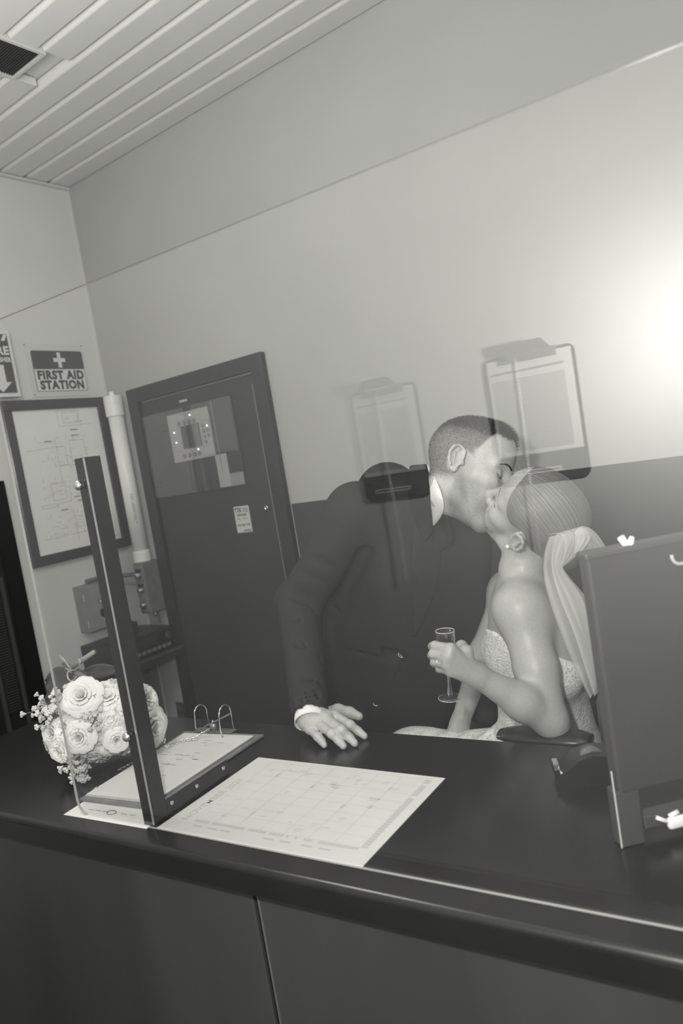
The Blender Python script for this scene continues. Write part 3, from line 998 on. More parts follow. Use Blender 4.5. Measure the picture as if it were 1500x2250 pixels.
lx = (p - Vector((pl[0], pl[1], CT))).dot(du_); lz = p.z - CT
b = MB()
b.box(lx - .010, lx + .050, -.006, .004, lz - .008, lz + .008, DM, bev=.004)
b.tube([tuple(DM @ Vector(v)) for v in ((lx - .008, 0, lz + .002), (lx - .024, 0, lz + .012))], .003, 8)
b.tube([tuple(DM @ Vector(v)) for v in ((lx - .006, 0, lz + .009), (lx + .008, 0, lz + .013))], .0035, 8)
b.build('white_tag', MATS['clip_white'], dp, True)

# glossy black gadget beside the display panel
tg = thing('tape_dispenser', 'glossy black tape dispenser behind the dark display panel', 'tape dispenser')
p = ctr(1300, 1712)
TM = frame((p[0], p[1], CT), (math.cos(.5), math.sin(.5), 0), (-math.sin(.5), math.cos(.5), 0), (0, 0, 1))
tm_ = mat('gloss_black', 0.018, 0.3, 0.5)
pr = [(-.055, 0), (.06, 0), (.062, .02), (.050, .034), (.030, .046), (.005, .050), (-.02, .044), (-.034, .032), (-.05, .026), (-.058, .018)]
T2 = TM @ Matrix.Rotation(math.radians(90), 4, 'X')
MB().prism(pr, -.026, .026, T2).build('body', tm_, tg)
MB().lathe([(.020, -.009), (.020, .009)], 20, T2 @ Matrix.Translation((.004, .036, 0))).build('tape_roll', mat('tape_roll', 0.12, 0.2, 0.6), tg, True)
MB().box(-.058, -.050, -.012, .012, .026, .036, TM).build('cutter', chrome_m, tg)

# ------------------------------------------------------------------ clipboards on the wall behind the camera (seen mirrored in the screen)
GN = -CV
GP = CO + CV * (GV - TH / 2)
def refl(px, py):
    r = Vector(ray(px, py)); o = Vector(O)
    t = (GP - o).dot(GN) / r.dot(GN)
    h = o + r * t
    d = r - 2 * r.dot(GN) * GN
    t2 = (YR + .012 - h.y) / d.y
    return h + d * t2
def wall_clipboard(lab, TLp, TRp, BRp, BLp, chain, grp=None):
    P4 = [refl(*p) for p in (TLp, TRp, BRp, BLp)]
    xs = [p.x for p in P4]
    xl_, xr_ = (P4[0].x + P4[3].x) / 2, (P4[1].x + P4[2].x) / 2
    zt_, zb_ = (P4[0].z + P4[1].z) / 2, (P4[2].z + P4[3].z) / 2
    w_ = abs(xr_ - xl_); x0 = min(xl_, xr_); h_ = zt_ - zb_
    if abs(w_ - .232) > .03: w_ = .232
    # frame facing into the room (+y); local x to the left seen from the room is -X, so keep x along +X
    Mw = frame((x0, YR + .0015, zb_), (1, 0, 0), (0, 0, 1), (0, 1, 0))
    Mw = frame((x0, YR + .0015, zb_), (1, 0, 0), (0, 0, 1), (0, 1, 0))
    t = thing('wall_clipboard', lab, 'clipboard')
    MB().prism(rrect(0, w_, 0, h_ - .012, .018), 0, .006, Mw).build('board', mat('hung_board', 0.045, 0.5, 0.4), t)
    for k in range(3):
        MB().box(.006 + .001 * k, w_ - .008, .072 + .001 * k, h_ - .020, .0065 + .001 * k, .0071 + .001 * k, Mw).build('sheet', paper_m, t)
    b = MB()
    z = .0098
    for k in range(54):
        yy = .085 + (h_ - .16) * k / 53
        b.add([(.018, yy, z), (w_ - .030, yy, z), (w_ - .030, yy + .0007, z), (.018, yy + .0007, z)], [(0, 1, 2, 3)], Mw)
    for k in range(26):
        xx = .018 + (w_ - .050) * k / 25
        b.add([(xx, .085, z), (xx + .0008, .085, z), (xx + .0008, h_ - .075, z), (xx, h_ - .075, z)], [(0, 1, 2, 3)], Mw)
    b.build('grid_line', mat('table_ink', 0.22, 0.8), t)
    MB().box(.018, w_ - .030, h_ - .058, h_ - .052, .0096, .0099, Mw).build('heading_line', ink_m, t)
    # clip: flat jaw, arched spring and thumb plate standing out from the board
    cl_m = mat('clip_steel', 0.32, 0.35, 0.5, metal=.5)
    b = MB()
    b.box(w_ * .18, w_ * .82, h_ - .034, h_ - .010, .0098, .014, Mw, bev=.001)
    b.build('clip_jaw', cl_m, t)
    pts = []
    b = MB()
    for k in range(9):
        a = math.radians(-30 + 150 * k / 8)
        pts.append((h_ - .018 + .018 * math.cos(a), .016 + .016 * math.sin(a)))
    for k in range(8):
        (y0, z0), (y1, z1) = pts[k], pts[k + 1]
        b.add([(w_ * .30, y0, z0), (w_ * .70, y0, z0), (w_ * .70, y1, z1), (w_ * .30, y1, z1),
               (w_ * .30, y0, z0 - .0015), (w_ * .70, y0, z0 - .0015), (w_ * .70, y1, z1 - .0015), (w_ * .30, y1, z1 - .0015)],
              [(0, 1, 2, 3), (7, 6, 5, 4), (0, 4, 5, 1), (3, 2, 6, 7), (1, 5, 6, 2), (0, 3, 7, 4)], Mw)
    b.build('spring', cl_m, t)
    MB().prism([(w_ * .22, 0), (w_ * .78, 0), (w_ * .70, .030), (w_ * .30, .030)], 0, .0018, Mw @ Matrix.Translation((0, h_ - .012, .030)) @ Matrix.Rotation(math.radians(35), 4, 'X')).build('thumb_plate', cl_m, t)
    MB().tube([tuple(Mw @ Vector((w_ * .5 + .012 * math.cos(a), h_ + .002 + .012 * math.sin(a), .006))) for a in np.linspace(0, 2 * math.pi, 17)[:-1]], .0016, 6, closed=True).build('hanging_ring', chrome_m, t, True)
    lb = MB().box(w_ * .16, w_ * .70, .022, .034, .006, .0066, Mw).build('name_label', mat('label_paper', 0.6, 0.5), t)
    b = MB(); x = w_ * .18
    rr = random.Random(2)
    while x < w_ * .67:
        ww = rr.uniform(.003, .007)
        b.box(x, x + ww, .0255, .0305, .0066, .0069, Mw); x += ww + .0012
    b.build('print_line', inkd_m, lb)
    # bead chain hanging over the sheet
    cpts = [refl(*c) for c in chain]
    bm_ = MB()
    for i in range(len(cpts) - 1):
        d = cpts[i + 1] - cpts[i]
        m = max(1, int(d.length / .0056))
        for k in range(m):
            p = cpts[i] + d * (k / m)
            bm_.sphere((p.x, YR + .0185, p.z), .0027, 6, 4)
    bo = stuff(bm_.build('bead_chain', mat('bead_steel', 0.95, 0.4, 0.8, metal=.35), t, True))
    return t
wall_clipboard('dark hanging clipboard with printed table, nearer the bright flash spot', (1045, 790), (1225, 742), (1272, 1045), (1112, 1070),
               [(1124, 757), (1133, 800), (1150, 930), (1165, 1060), (1178, 1150), (1186, 1215)])
wall_clipboard('dark hanging clipboard mirrored over the dark jacket, farther from the flash spot', (765, 868), (905, 815), (946, 1085), (803, 1108),
               [(822, 836), (832, 890), (848, 1010), (868, 1110), (880, 1180), (893, 1276)])
# ------------------------------------------------------------------ organic modelling: smooth signed distance fields -> one mesh
def smin(a, b, k):
    h = np.maximum(k - np.abs(a - b), 0) / k
    return np.minimum(a, b) - h * h * k * 0.25

class Rc:                                      # tapered capsule
    def __init__(s, a, b, ra, rb):
        s.a, s.b, s.ra, s.rb = np.array(a, float), np.array(b, float), ra, rb
        m = max(ra, rb)
        s.lo, s.hi = np.minimum(s.a, s.b) - m, np.maximum(s.a, s.b) + m
    def __call__(s, P):
        d = s.b - s.a
        t = np.clip(((P - s.a) @ d) / max(d @ d, 1e-12), 0, 1)
        q = P - s.a - t[:, None] * d
        return np.sqrt((q * q).sum(1)) - (s.ra + t * (s.rb - s.ra))

class El:                                      # ellipsoid with axes as columns of R
    def __init__(s, c, r, R=None):
        s.c, s.r = np.array(c, float), np.array(r, float)
        s.R = np.eye(3) if R is None else np.array(R, float)
        m = np.abs(s.R) @ s.r
        s.lo, s.hi = s.c - m, s.c + m
    def __call__(s, P):
        q = (P - s.c) @ s.R
        k0 = np.sqrt(((q / s.r) ** 2).sum(1))
        k1 = np.sqrt(((q / s.r ** 2) ** 2).sum(1))
        return k0 * (k0 - 1) / np.maximum(k1, 1e-9)

class Half:                                    # half space, negative where (p-o).n < 0
    def __init__(s, o, n):
        s.o, s.n = np.array(o, float), np.array(n, float) / np.linalg.norm(n)
        s.lo, s.hi = np.full(3, -9.), np.full(3, 9.)
    def __call__(s, P):
        return (P - s.o) @ s.n

def ev(ops, P):
    D = np.full(len(P), 1.0)
    for kind, pr, k in ops:
        d = pr(P)
        if kind == 'u': D = smin(D, d, k)
        elif kind == 's': D = -smin(-D, d, k)
        elif kind == 'i': D = -smin(-D, -d, k)
    return D

def field(ops, lo, hi, h):
    lo, hi = np.array(lo, float), np.array(hi, float)
    n = np.ceil((hi - lo) / h).astype(int) + 1
    D = np.full(n, 1.0, np.float32)
    ax = [lo[i] + h * np.arange(n[i]) for i in range(3)]
    for kind, pr, k in ops:
        pad = k + 3 * h + .012
        i0 = np.clip(np.floor((pr.lo - pad - lo) / h).astype(int), 0, n)
        i1 = np.clip(np.ceil((pr.hi + pad - lo) / h).astype(int) + 1, 0, n)
        if (i1 <= i0).any(): continue
        g = np.meshgrid(*[ax[i][i0[i]:i1[i]] for i in range(3)], indexing='ij')
        P = np.stack([a.ravel() for a in g], 1)
        d = pr(P).reshape(g[0].shape).astype(np.float32)
        W = D[i0[0]:i1[0], i0[1]:i1[1], i0[2]:i1[2]]
        if kind == 'u': W[...] = smin(W, d, k)
        elif kind == 's': W[...] = -smin(-W, d, k)
        else: W[...] = -smin(-W, -d, k)
    return D, lo, h

def nets(D, lo, h):
    """naive surface nets"""
    s = D < 0
    n = D.shape
    c = [s[i:n[0] - 1 + i, j:n[1] - 1 + j, k:n[2] - 1 + k] for i in (0, 1) for j in (0, 1) for k in (0, 1)]
    cnt = sum(x.astype(np.int8) for x in c)
    I = np.argwhere((cnt > 0) & (cnt < 8))
    if len(I) == 0: return np.zeros((0, 3)), []
    idx = np.full([m - 1 for m in n], -1, np.int64)
    idx[I[:, 0], I[:, 1], I[:, 2]] = np.arange(len(I))
    acc = np.zeros((len(I), 3)); num = np.zeros(len(I))
    off = [(i, j, k) for i in (0, 1) for j in (0, 1) for k in (0, 1)]
    for a in off:
        for ax in range(3):
            if a[ax] == 0:
                b = list(a); b[ax] = 1
                da = D[I[:, 0] + a[0], I[:, 1] + a[1], I[:, 2] + a[2]]
                db = D[I[:, 0] + b[0], I[:, 1] + b[1], I[:, 2] + b[2]]
                m = (da < 0) != (db < 0)
                t = np.where(m, da / np.where(np.abs(da - db) < 1e-12, 1, da - db), 0)
                p = np.repeat(np.array(a, float)[None], len(I), 0)
                p[:, ax] += t
                acc += p * m[:, None]; num += m
    Vt = lo + h * (I + acc / num[:, None])
    F = []
    for ax in range(3):
        u, w = (ax + 1) % 3, (ax + 2) % 3
        sa = [slice(None)] * 3; sb = [slice(None)] * 3
        sa[ax] = slice(0, n[ax] - 1); sb[ax] = slice(1, n[ax])
        for q in (u, w):
            sa[q] = slice(1, n[q] - 1); sb[q] = slice(1, n[q] - 1)
        A, B = s[tuple(sa)], s[tuple(sb)]
        E_ = np.argwhere(A != B)
        if len(E_) == 0: continue
        ins = A[E_[:, 0], E_[:, 1], E_[:, 2]]
        base = E_.copy(); base[:, u] += 1; base[:, w] += 1
        def cell(du, dw):
            q = base.copy(); q[:, u] += du; q[:, w] += dw
            return idx[q[:, 0], q[:, 1], q[:, 2]]
        q = np.stack([cell(-1, -1), cell(0, -1), cell(0, 0), cell(-1, 0)], 1)
        q[~ins] = q[~ins][:, ::-1]
        F.append(q)
    return Vt, np.concatenate(F)

def relax(Vt, F, it=1, lam=.5):
    for _ in range(it):
        acc = np.zeros_like(Vt); num = np.zeros(len(Vt))
        for a in range(4):
            i, j = F[:, a], F[:, (a + 1) % 4]
            np.add.at(acc, i, Vt[j]); np.add.at(acc, j, Vt[i])
            np.add.at(num, i, 1); np.add.at(num, j, 1)
        Vt = Vt + lam * (acc / np.maximum(num, 1)[:, None] - Vt)
    return Vt

def organic(name, ops, boxes, m, parent, tone=None, relax_it=1):
    """boxes: list of (lo, hi, cell); later boxes are finer and replace the coarse surface inside them"""
    VV, FF, o = [], [], 0
    for bi, (lo, hi, h) in enumerate(boxes):
        D, l, hh = field(ops, lo, hi, h)
        Vt, F = nets(D, l, hh)
        if len(F) == 0: continue
        Vt = relax(Vt, F, relax_it)
        cen = Vt[F].mean(1)
        keep = np.ones(len(F), bool)
        for (lo2, hi2, h2) in boxes[bi + 1:]:
            a, b2 = np.array(lo2) + 2.2 * h, np.array(hi2) - 2.2 * h
            keep &= ~((cen > a) & (cen < b2)).all(1)
        F = F[keep]
        used = np.unique(F)
        mp = np.full(len(Vt), -1); mp[used] = np.arange(len(used))
        VV.append(Vt[used]); FF.append(mp[F] + o); o += len(used)
    Vt, F = np.concatenate(VV), np.concatenate(FF)
    me = bpy.data.meshes.new(name)
    me.vertices.add(len(Vt)); me.vertices.foreach_set('co', Vt.ravel())
    me.loops.add(F.size); me.loops.foreach_set('vertex_index', F.ravel().astype(np.int32))
    me.polygons.add(len(F)); me.polygons.foreach_set('loop_start', np.arange(len(F), dtype=np.int32) * 4)
    try: me.polygons.foreach_set('loop_total', np.full(len(F), 4, np.int32))
    except Exception: pass
    me.update(calc_edges=True); me.validate()
    me.polygons.foreach_set('use_smooth', [True] * len(me.polygons))
    if tone is not None:
        tv = tone(Vt)
        at = me.attributes.new('tone', 'FLOAT', 'POINT')
        if len(at.data) == len(tv): at.data.foreach_set('value', tv.astype(np.float32))
    return obj(name, me, m, parent), Vt, F

def vnormals(Vt, F):
    a, b, c, d = [Vt[F[:, i]] for i in range(4)]
    fn = np.cross(c - a, d - b)
    N = np.zeros_like(Vt)
    for i in range(4): np.add.at(N, F[:, i], fn)
    return N / np.maximum(np.linalg.norm(N, axis=1), 1e-12)[:, None]

def skin_mat(name, rough=.45, speck=0.12, sss=0.0, spec=.4):
    m = bpy.data.materials.new(name); m.use_nodes = True
    nt = m.node_tree; b = nt.nodes['Principled BSDF']
    at = nt.nodes.new('ShaderNodeAttribute'); at.attribute_name = 'tone'
    tc = nt.nodes.new('ShaderNodeTexCoord')
    n = nt.nodes.new('ShaderNodeTexNoise'); n.inputs['Scale'].default_value = 260; n.inputs['Detail'].default_value = 3
    nt.links.new(tc.outputs['Object'], n.inputs['Vector'])
    r = nt.nodes.new('ShaderNodeMapRange')
    r.inputs['From Min'].default_value = .3; r.inputs['From Max'].default_value = .7
    r.inputs['To Min'].default_value = 1 - speck; r.inputs['To Max'].default_value = 1 + speck
    nt.links.new(n.outputs['Fac'], r.inputs['Value'])
    mu = nt.nodes.new('ShaderNodeMath'); mu.operation = 'MULTIPLY'
    nt.links.new(at.outputs['Fac'], mu.inputs[0]); nt.links.new(r.outputs['Result'], mu.inputs[1])
    nt.links.new(mu.outputs[0], b.inputs['Base Color'])
    b.inputs['Roughness'].default_value = rough
    b.inputs['Specular IOR Level'].default_value = spec
    bp = nt.nodes.new('ShaderNodeBump'); bp.inputs['Strength'].default_value = .12; bp.inputs['Distance'].default_value = .001
    nt.links.new(n.outputs['Fac'], bp.inputs['Height']); nt.links.new(bp.outputs['Normal'], b.inputs['Normal'])
    return m

def step(x, a, b):
    t = np.clip((x - a) / (b - a), 0, 1)
    return t * t * (3 - 2 * t)

class Head:
    """local frame: x forward, y to the person's left, z up; origin between the ears"""
    def __init__(s, o, R, sc):
        s.o, s.R, s.sc = np.array(o), np.array(R), sc
    def w(s, p):
        return s.o + s.R @ (np.array(p, float) * s.sc)
    def l(s, P):
        return ((P - s.o) @ s.R) / s.sc
    def el(s, c, r, rot=None):
        R = s.R if rot is None else s.R @ rot
        return El(s.w(c), np.array(r) * s.sc, R)
    def rc(s, a, b, ra, rb):
        return Rc(s.w(a), s.w(b), ra * s.sc, rb * s.sc)

def rotm(ax, deg):
    return np.array(Matrix.Rotation(math.radians(deg), 3, ax))

def head_ops(H, male):
    u = []
    A = lambda p, k: u.append(('u', p, k))
    S = lambda p, k: u.append(('s', p, k))
    A(H.el((-.012, 0, .050), (.096, .073, .083)), .01)                 # skull
    A(H.el((.018, 0, .058), (.072, .066, .070)), .02)                  # forehead
    A(H.el((.040, 0, -.018), (.052, .060, .062)), .03)                 # mid face
    A(H.el((.044, 0, -.062), (.044, .044 if male else .040, .046)), .025)        # lower face
    for sg in (-1, 1):
        A(H.rc((-.004, sg * .056, -.028), (.012, sg * .050, -.066), .012, .012), .024)       # jaw angle
        A(H.rc((.012, sg * .049, -.066), (.072, sg * .012, -.100), .013, .013), .022)        # jaw line
        A(H.el((.060, sg * .042, -.012), (.024, .020, .016)), .022)                           # cheek bone
        A(H.rc((.082, sg * .010, .031), (.070, sg * .046, .034), .010 if male else .007, .009 if male else .006), .018)   # brow
        S(H.el((.090, sg * .031, .013), (.014, .015, .010)), .016)                            # eye socket
        A(H.el((.072, sg * .031, .010), (.0135, .0145, .0125)), .005)                         # lid
        A(H.el((.102, sg * .0125, -.028), (.010, .0075, .0075)), .006)                        # nostril wing
        S(H.el((.105, sg * .0075, -.0375), (.005, .0035, .003)), .003)                        # nostril
        A(H.el((.066, sg * .034, -.045), (.020, .018, .022)), .02)                            # cheek
        # ear
        e = sg * .0735
        tilt = rotm('Y', 10) @ rotm('Z', sg * 22)
        A(H.el((-.006, e + sg * .004, .004), (.0165, .0055, .0300), tilt), .006)
        S(H.el((-.002, e + sg * .0120, .004), (.0085, .0065, .0150), tilt), .005)
        ring = [(-.002, .028), (-.012, .033), (-.022, .026), (-.025, .012), (-.022, -.004), (-.014, -.016)]
        for q in range(len(ring) - 1):
            (x0, z0), (x1, z1) = ring[q], ring[q + 1]
            A(H.rc((x0 + .002, e + sg * (.010 + (-x0) * .35), z0), (x1 + .002, e + sg * (.010 + (-x1) * .35), z1), .0032, .0032), .004)
        A(H.el((-.004, e + sg * .007, -.022), (.0080, .0042, .0085)), .006)                   # lobe
        A(H.el((.008, e + sg * .004, -.002), (.0045, .0040, .0065)), .004)                    # tragus
        A(H.rc((-.014, e + sg * .012, .016), (-.010, e + sg * .010, -.008), .0028, .0026), .004)
    # nose
    A(H.rc((.088, 0, .024), (.112, 0, -.018), .0075, .0088), .012)
    A(H.el((.114, 0, -.0215), (.0105, .0105, .0095)), .007)
    # mouth
    A(H.el((.086, 0, -.052), (.014, .028, .020)), .016)
    A(H.rc((.0985, -.009, -.0515), (.0985, .009, -.0515), .0052, .0052), .008)
    for sg in (-1, 1):
        A(H.rc((.0985, sg * .008, -.0515), (.088, sg * .023, -.0555), .0048, .0025), .006)
        A(H.rc((.0965, sg * .007, -.0625), (.087, sg * .021, -.0575), .0056, .0025), .006)
    S(H.rc((.1045, -.016, -.0568), (.1045, .016, -.0568), .0016, .0016), .004)
    S(H.el((.103, 0, -.076), (.010, .018, .006)), .012)                                       # dip under the lip
    A(H.el((.077, 0, -.097), (.0155 if male else .013, .021 if male else .016, .0155)), .018)                 # chin
    S(H.el((.1075, 0, -.0440), (.003, .003, .006)), .006)                                     # philtrum
    return u

def fingers_ops(chains, r0, r1, k=.006):
    u = []
    for ch in chains:
        n = len(ch)
        rs = np.linspace(r0, r1, n)
        for i in range(n - 1):
            u.append(('u', Rc(ch[i], ch[i + 1], rs[i], rs[i + 1]), k))
    return u

def bb(points, pad):
    P = np.array(points)
    return P.min(0) - pad, P.max(0) + pad

# ================================================================== groom
GH_R = np.array([[.9582, -.1136, .2625], [-.0383, .8584, .5115], [-.2834, -.5002, .8182]]) @ rotm('Z', 9) @ rotm('Y', 2)
GH = Head([-.7530, 1.5168, 1.4255], GH_R, 1.0)
groom = thing('person', 'man in dark suit leaning on the worktop to kiss the seated woman', 'person')
neck_top = GH.w((-.020, 0, -.040)); neck_mid = PY(968, 1080, 1.545); neck_base = PY(900, 1105, 1.585)
RSH, LSH = PY(782, 1128, 1.47), PY(1012, 1195, 1.66)
RELB, RWR = PY(656, 1325, 1.385), ctr(680, 1562, .052)
CHEST, WAIST, HIP = PY(890, 1225, 1.60), PY(862, 1480, 1.70), PY(850, 1680, 1.775)
g_ops = head_ops(GH, True)
g_ops += [('u', Rc(neck_top, neck_mid, .054, .050), .03), ('u', Rc(neck_mid, neck_base, .050, .040), .02),
          ('u', GH.rc((.034, 0, -.070), (-.015, 0, -.062), .024, .038), .025),
          ('u', Rc(neck_base, CHEST, .042, .10), .02), ('u', Rc(CHEST, WAIST, .10, .10), .04), ('u', Rc(WAIST, HIP, .10, .11), .04),
          ('u', Rc(RSH, LSH, .045, .045), .04), ('u', Rc(RSH, RELB, .042, .036), .03), ('u', Rc(RELB, RWR, .036, .026), .02)]
# right hand, palm down on the worktop
hw = ctr(682, 1579, .040)
MC = [ctr(682, 1603, .024), ctr(701, 1591, .034), ctr(719, 1581, .039), ctr(736, 1573, .038)]
PI = [ctr(698, 1619, .021), ctr(729, 1612, .030), ctr(750, 1604, .034), ctr(769, 1593, .031)]
DI = [ctr(707, 1629, .012), ctr(744, 1627, .016), ctr(767, 1620, .017), ctr(786, 1606, .016)]
TI = [ctr(712, 1637, .0075), ctr(754, 1639, .0075), ctr(779, 1633, .0075), ctr(800, 1617, .0075)]
g_ops += [('u', Rc(RWR, hw, .027, .026), .02)]
for m_, rr in zip(MC, (.0115, .0125, .013, .0125)):
    g_ops.append(('u', Rc(hw, m_, .021, rr), .014))
for i in range(4):
    r_ = (.0082, .0092, .0095, .0092)[i]
    g_ops += [('u', Rc(MC[i], PI[i], r_ * 1.18, r_ * 1.0), .004), ('u', El(PI[i], (r_ * 1.05,) * 3), .004),
              ('u', Rc(PI[i], DI[i], r_ * 1.0, r_ * .92), .005), ('u', Rc(DI[i], TI[i], r_ * .92, r_ * .80), .005)]
th = [hw, ctr(742, 1562, .030), ctr(768, 1566, .020), ctr(788, 1574, .010)]
g_ops += fingers_ops([th], .017, .0095, .008)
G_SKIN = skin_mat('man_skin', .5, .10)
def g_tone(P):
    L = GH.l(P)
    x, y, z = L[:, 0], np.abs(L[:, 1]), L[:, 2]
    t = np.full(len(P), .46)
    inhead = (np.abs(L) < .16).all(1)
    nz = np.sin(P[:, 0] * 900) * np.sin(P[:, 1] * 870 + 1.3) * np.sin(P[:, 2] * 910 + .4)
    beard = step(x, -.012, .012) * step(-z, .010 - 0 * z, .034) * (1 - step(-z, .118, .150))
    beard = np.maximum(beard, step(x, .085, .093) * step(-z, .040, .046) * (1 - step(-z, .048, .052)))
    beard *= 1 - .85 * step(x, .03, .05) * (1 - step(-z, .030, .055)) * step(.030 - y, -.03, .0)
    lips = np.exp(-((z + .0575) / .0085) ** 2) * step(x, .088, .094) * (1 - step(y, .018, .024))
    hl = hairmask(L)
    t = t * (1 - .42 * beard * inhead * (1 + .25 * nz))
    t = np.where(inhead, t * (1 - .35 * lips), t)
    t = np.where(inhead, t * (1 - hl) + hl * (.17 - .10 * step(z, .055, .105)), t)
    return np.clip(t, .02, 1)
def hairmask(L):
    x, y, z = L[:, 0], np.abs(L[:, 1]), L[:, 2]
    front = .066 - .030 * step(y, .02, .06)           # hairline on the forehead recedes at the temples
    edge_z = .092 - .055 * step(-x, -.052, -.020)
    m = step(z - edge_z, -.008, .010)                  # top and temples
    back = step(-x, -.012, .012) * step(z, -.050 - 0 * z, -.020) * (1 - step(z, .2, .3))
    ear = step(.030 - np.hypot(x + .004, z - .004), -.004, .006) * step(y, .05, .06)
    side = step(-x, -.030, -.012) * step(z, .012, .030)
    m = np.maximum(np.maximum(m, back), side)
    return np.clip(m - ear, 0, 1) * (1 - step(x, .070, .078))
hb = bb([GH.w((a, b_, c_)) for a in (-.12, .14) for b_ in (-.1, .1) for c_ in (-.15, .15)], .01)
handb = bb(MC + PI + DI + TI + th + [hw], .03)
allb = bb([GH.o, RSH, LSH, RELB, RWR, CHEST, WAIST, HIP], .18)
gb, gV, gF = organic('body', g_ops, [(allb[0], allb[1], .009), (handb[0], handb[1], .0021), (hb[0], hb[1], .0026)], G_SKIN, groom, g_tone)

def strands(name, H, Vt, F, mask_fn, n, length_fn, comb, m, parent, w=.00035, seed=1):
    r_ = np.random.default_rng(seed)
    L = H.l(Vt)
    mk = mask_fn(L) * (np.abs(L) < .17).all(1)
    N = vnormals(Vt, F)
    fm = mk[F].min(1)
    a, b_, c_, d_ = [Vt[F[:, i]] for i in range(4)]
    area = np.linalg.norm(np.cross(c_ - a, d_ - b_), axis=1) * fm
    if area.sum() <= 0: return None
    pick = r_.choice(len(F), n, p=area / area.sum())
    uu, vv = r_.random(n)[:, None], r_.random(n)[:, None]
    P = (a[pick] * (1 - uu) + b_[pick] * uu) * (1 - vv) + (d_[pick] * (1 - uu) + c_[pick] * uu) * vv
    Nn = N[F[pick, 0]]
    Lp = H.l(P)
    ln_ = length_fn(Lp) * r_.uniform(.7, 1.2, n)
    cd_ = comb(Lp) @ H.R.T
    dirv = Nn * 1.0 + cd_ + r_.normal(size=(n, 3)) * .18
    dirv /= np.linalg.norm(dirv, axis=1)[:, None]
    side = np.cross(dirv, r_.normal(size=(n, 3))); side /= np.linalg.norm(side, axis=1)[:, None]
    s2 = np.cross(dirv, side)
    ww = w
    p0 = P - Nn * .0005
    v = np.stack([p0 + side * ww, p0 - side * ww * .5 + s2 * ww, p0 - side * ww * .5 - s2 * ww, P + dirv * ln_[:, None]], 1).reshape(-1, 3)
    base = np.arange(n)[:, None] * 4
    f = np.concatenate([base + np.array([0, 1, 3]), base + np.array([1, 2, 3]), base + np.array([2, 0, 3])])
    me = bpy.data.meshes.new(name)
    me.from_pydata(v.tolist(), [], f.tolist()); me.update()
    o = obj(name, me, m, parent)
    o['kind'] = 'stuff'
    return o
hair_d = mat('man_hair', 0.020, .45, .4)
hair_s = mat('man_hair_sides', 0.060, .5, .3)
topmask = lambda L: hairmask(L) * step(L[:, 2], .070, .090)
sidemask = lambda L: hairmask(L) * (1 - step(L[:, 2], .070, .095))
strands('top_hair', GH, gV, gF, topmask, 9000, lambda L: .007 + .009 * step(L[:, 0], .0, .06), lambda L: np.stack([.5 + 0 * L[:, 0], 0 * L[:, 0], .5 + 0 * L[:, 0]], 1), hair_d, groom, .00042)
strands('side_hair', GH, gV, gF, sidemask, 7000, lambda L: .0035 + .003 * step(L[:, 2], .02, .08), lambda L: np.stack([-.5 + 0 * L[:, 0], 0 * L[:, 0], -.9 + 0 * L[:, 0]], 1), hair_s, groom, .00028, 2)
beardm = lambda L: step(L[:, 0], -.004, .012) * step(-L[:, 2], .028, .045) * (1 - step(-L[:, 2], .115, .125)) * step(np.abs(L[:, 1]) + 1.2 * (-.040 - L[:, 2]), .02, .034)
strands('stubble', GH, gV, gF, lambda L: np.clip(beardm(L), 0, 1), 5200, lambda L: .0016 + 0 * L[:, 0], lambda L: np.stack([.4 + 0 * L[:, 0], 0 * L[:, 0], -.9 + 0 * L[:, 0]], 1), mat('stubble', .07, .5), groom, .00022, 3)
def on_face(H, ops, y, z, x0=.14):
    """surface point of the face in front of local (y, z)"""
    xs = np.linspace(x0, .03, 110)
    P = np.array([H.w((x, y, z)) for x in xs])
    d = ev(ops, P)
    i = int(np.argmax(d < 0))
    return xs[i] if d[i] < 0 else .08
def brow(H, ops, sg, parent, m, zb=.0315, r=.0030, name='eyebrow'):
    ys = np.linspace(.012, .050, 8)
    pts, rs = [], []
    for i, yv in enumerate(ys):
        z = zb + .006 * math.sin(math.pi * min(1, (i / 7) * .9 + .1)) - .004 * (i / 7) ** 2
        x = on_face(H, ops, sg * yv, z)
        pts.append(H.w((x - .0002, sg * yv, z))); rs.append(r * H.sc * (1 - .65 * i / 7))
    MB().tube(pts, rs, 6).build(name, m, parent, True)
def lash(H, ops, sg, parent, m, zb=.0035, r=.0011):
    pts = []
    for yv in np.linspace(.018, .045, 9):
        t = (yv - .0315) / .0135
        z = zb + .0035 * t * t
        x = on_face(H, ops, sg * yv, z)
        pts.append(H.w((x + .0002, sg * yv, z)))
    MB().tube(pts, r * H.sc, 6).build('eyelashes', m, parent, True)
head_only_g = head_ops(GH, True)
for sg in (-1, 1):
    brow(GH, head_only_g, sg, groom, hair_d)
    lash(GH, head_only_g, sg, groom, hair_d)

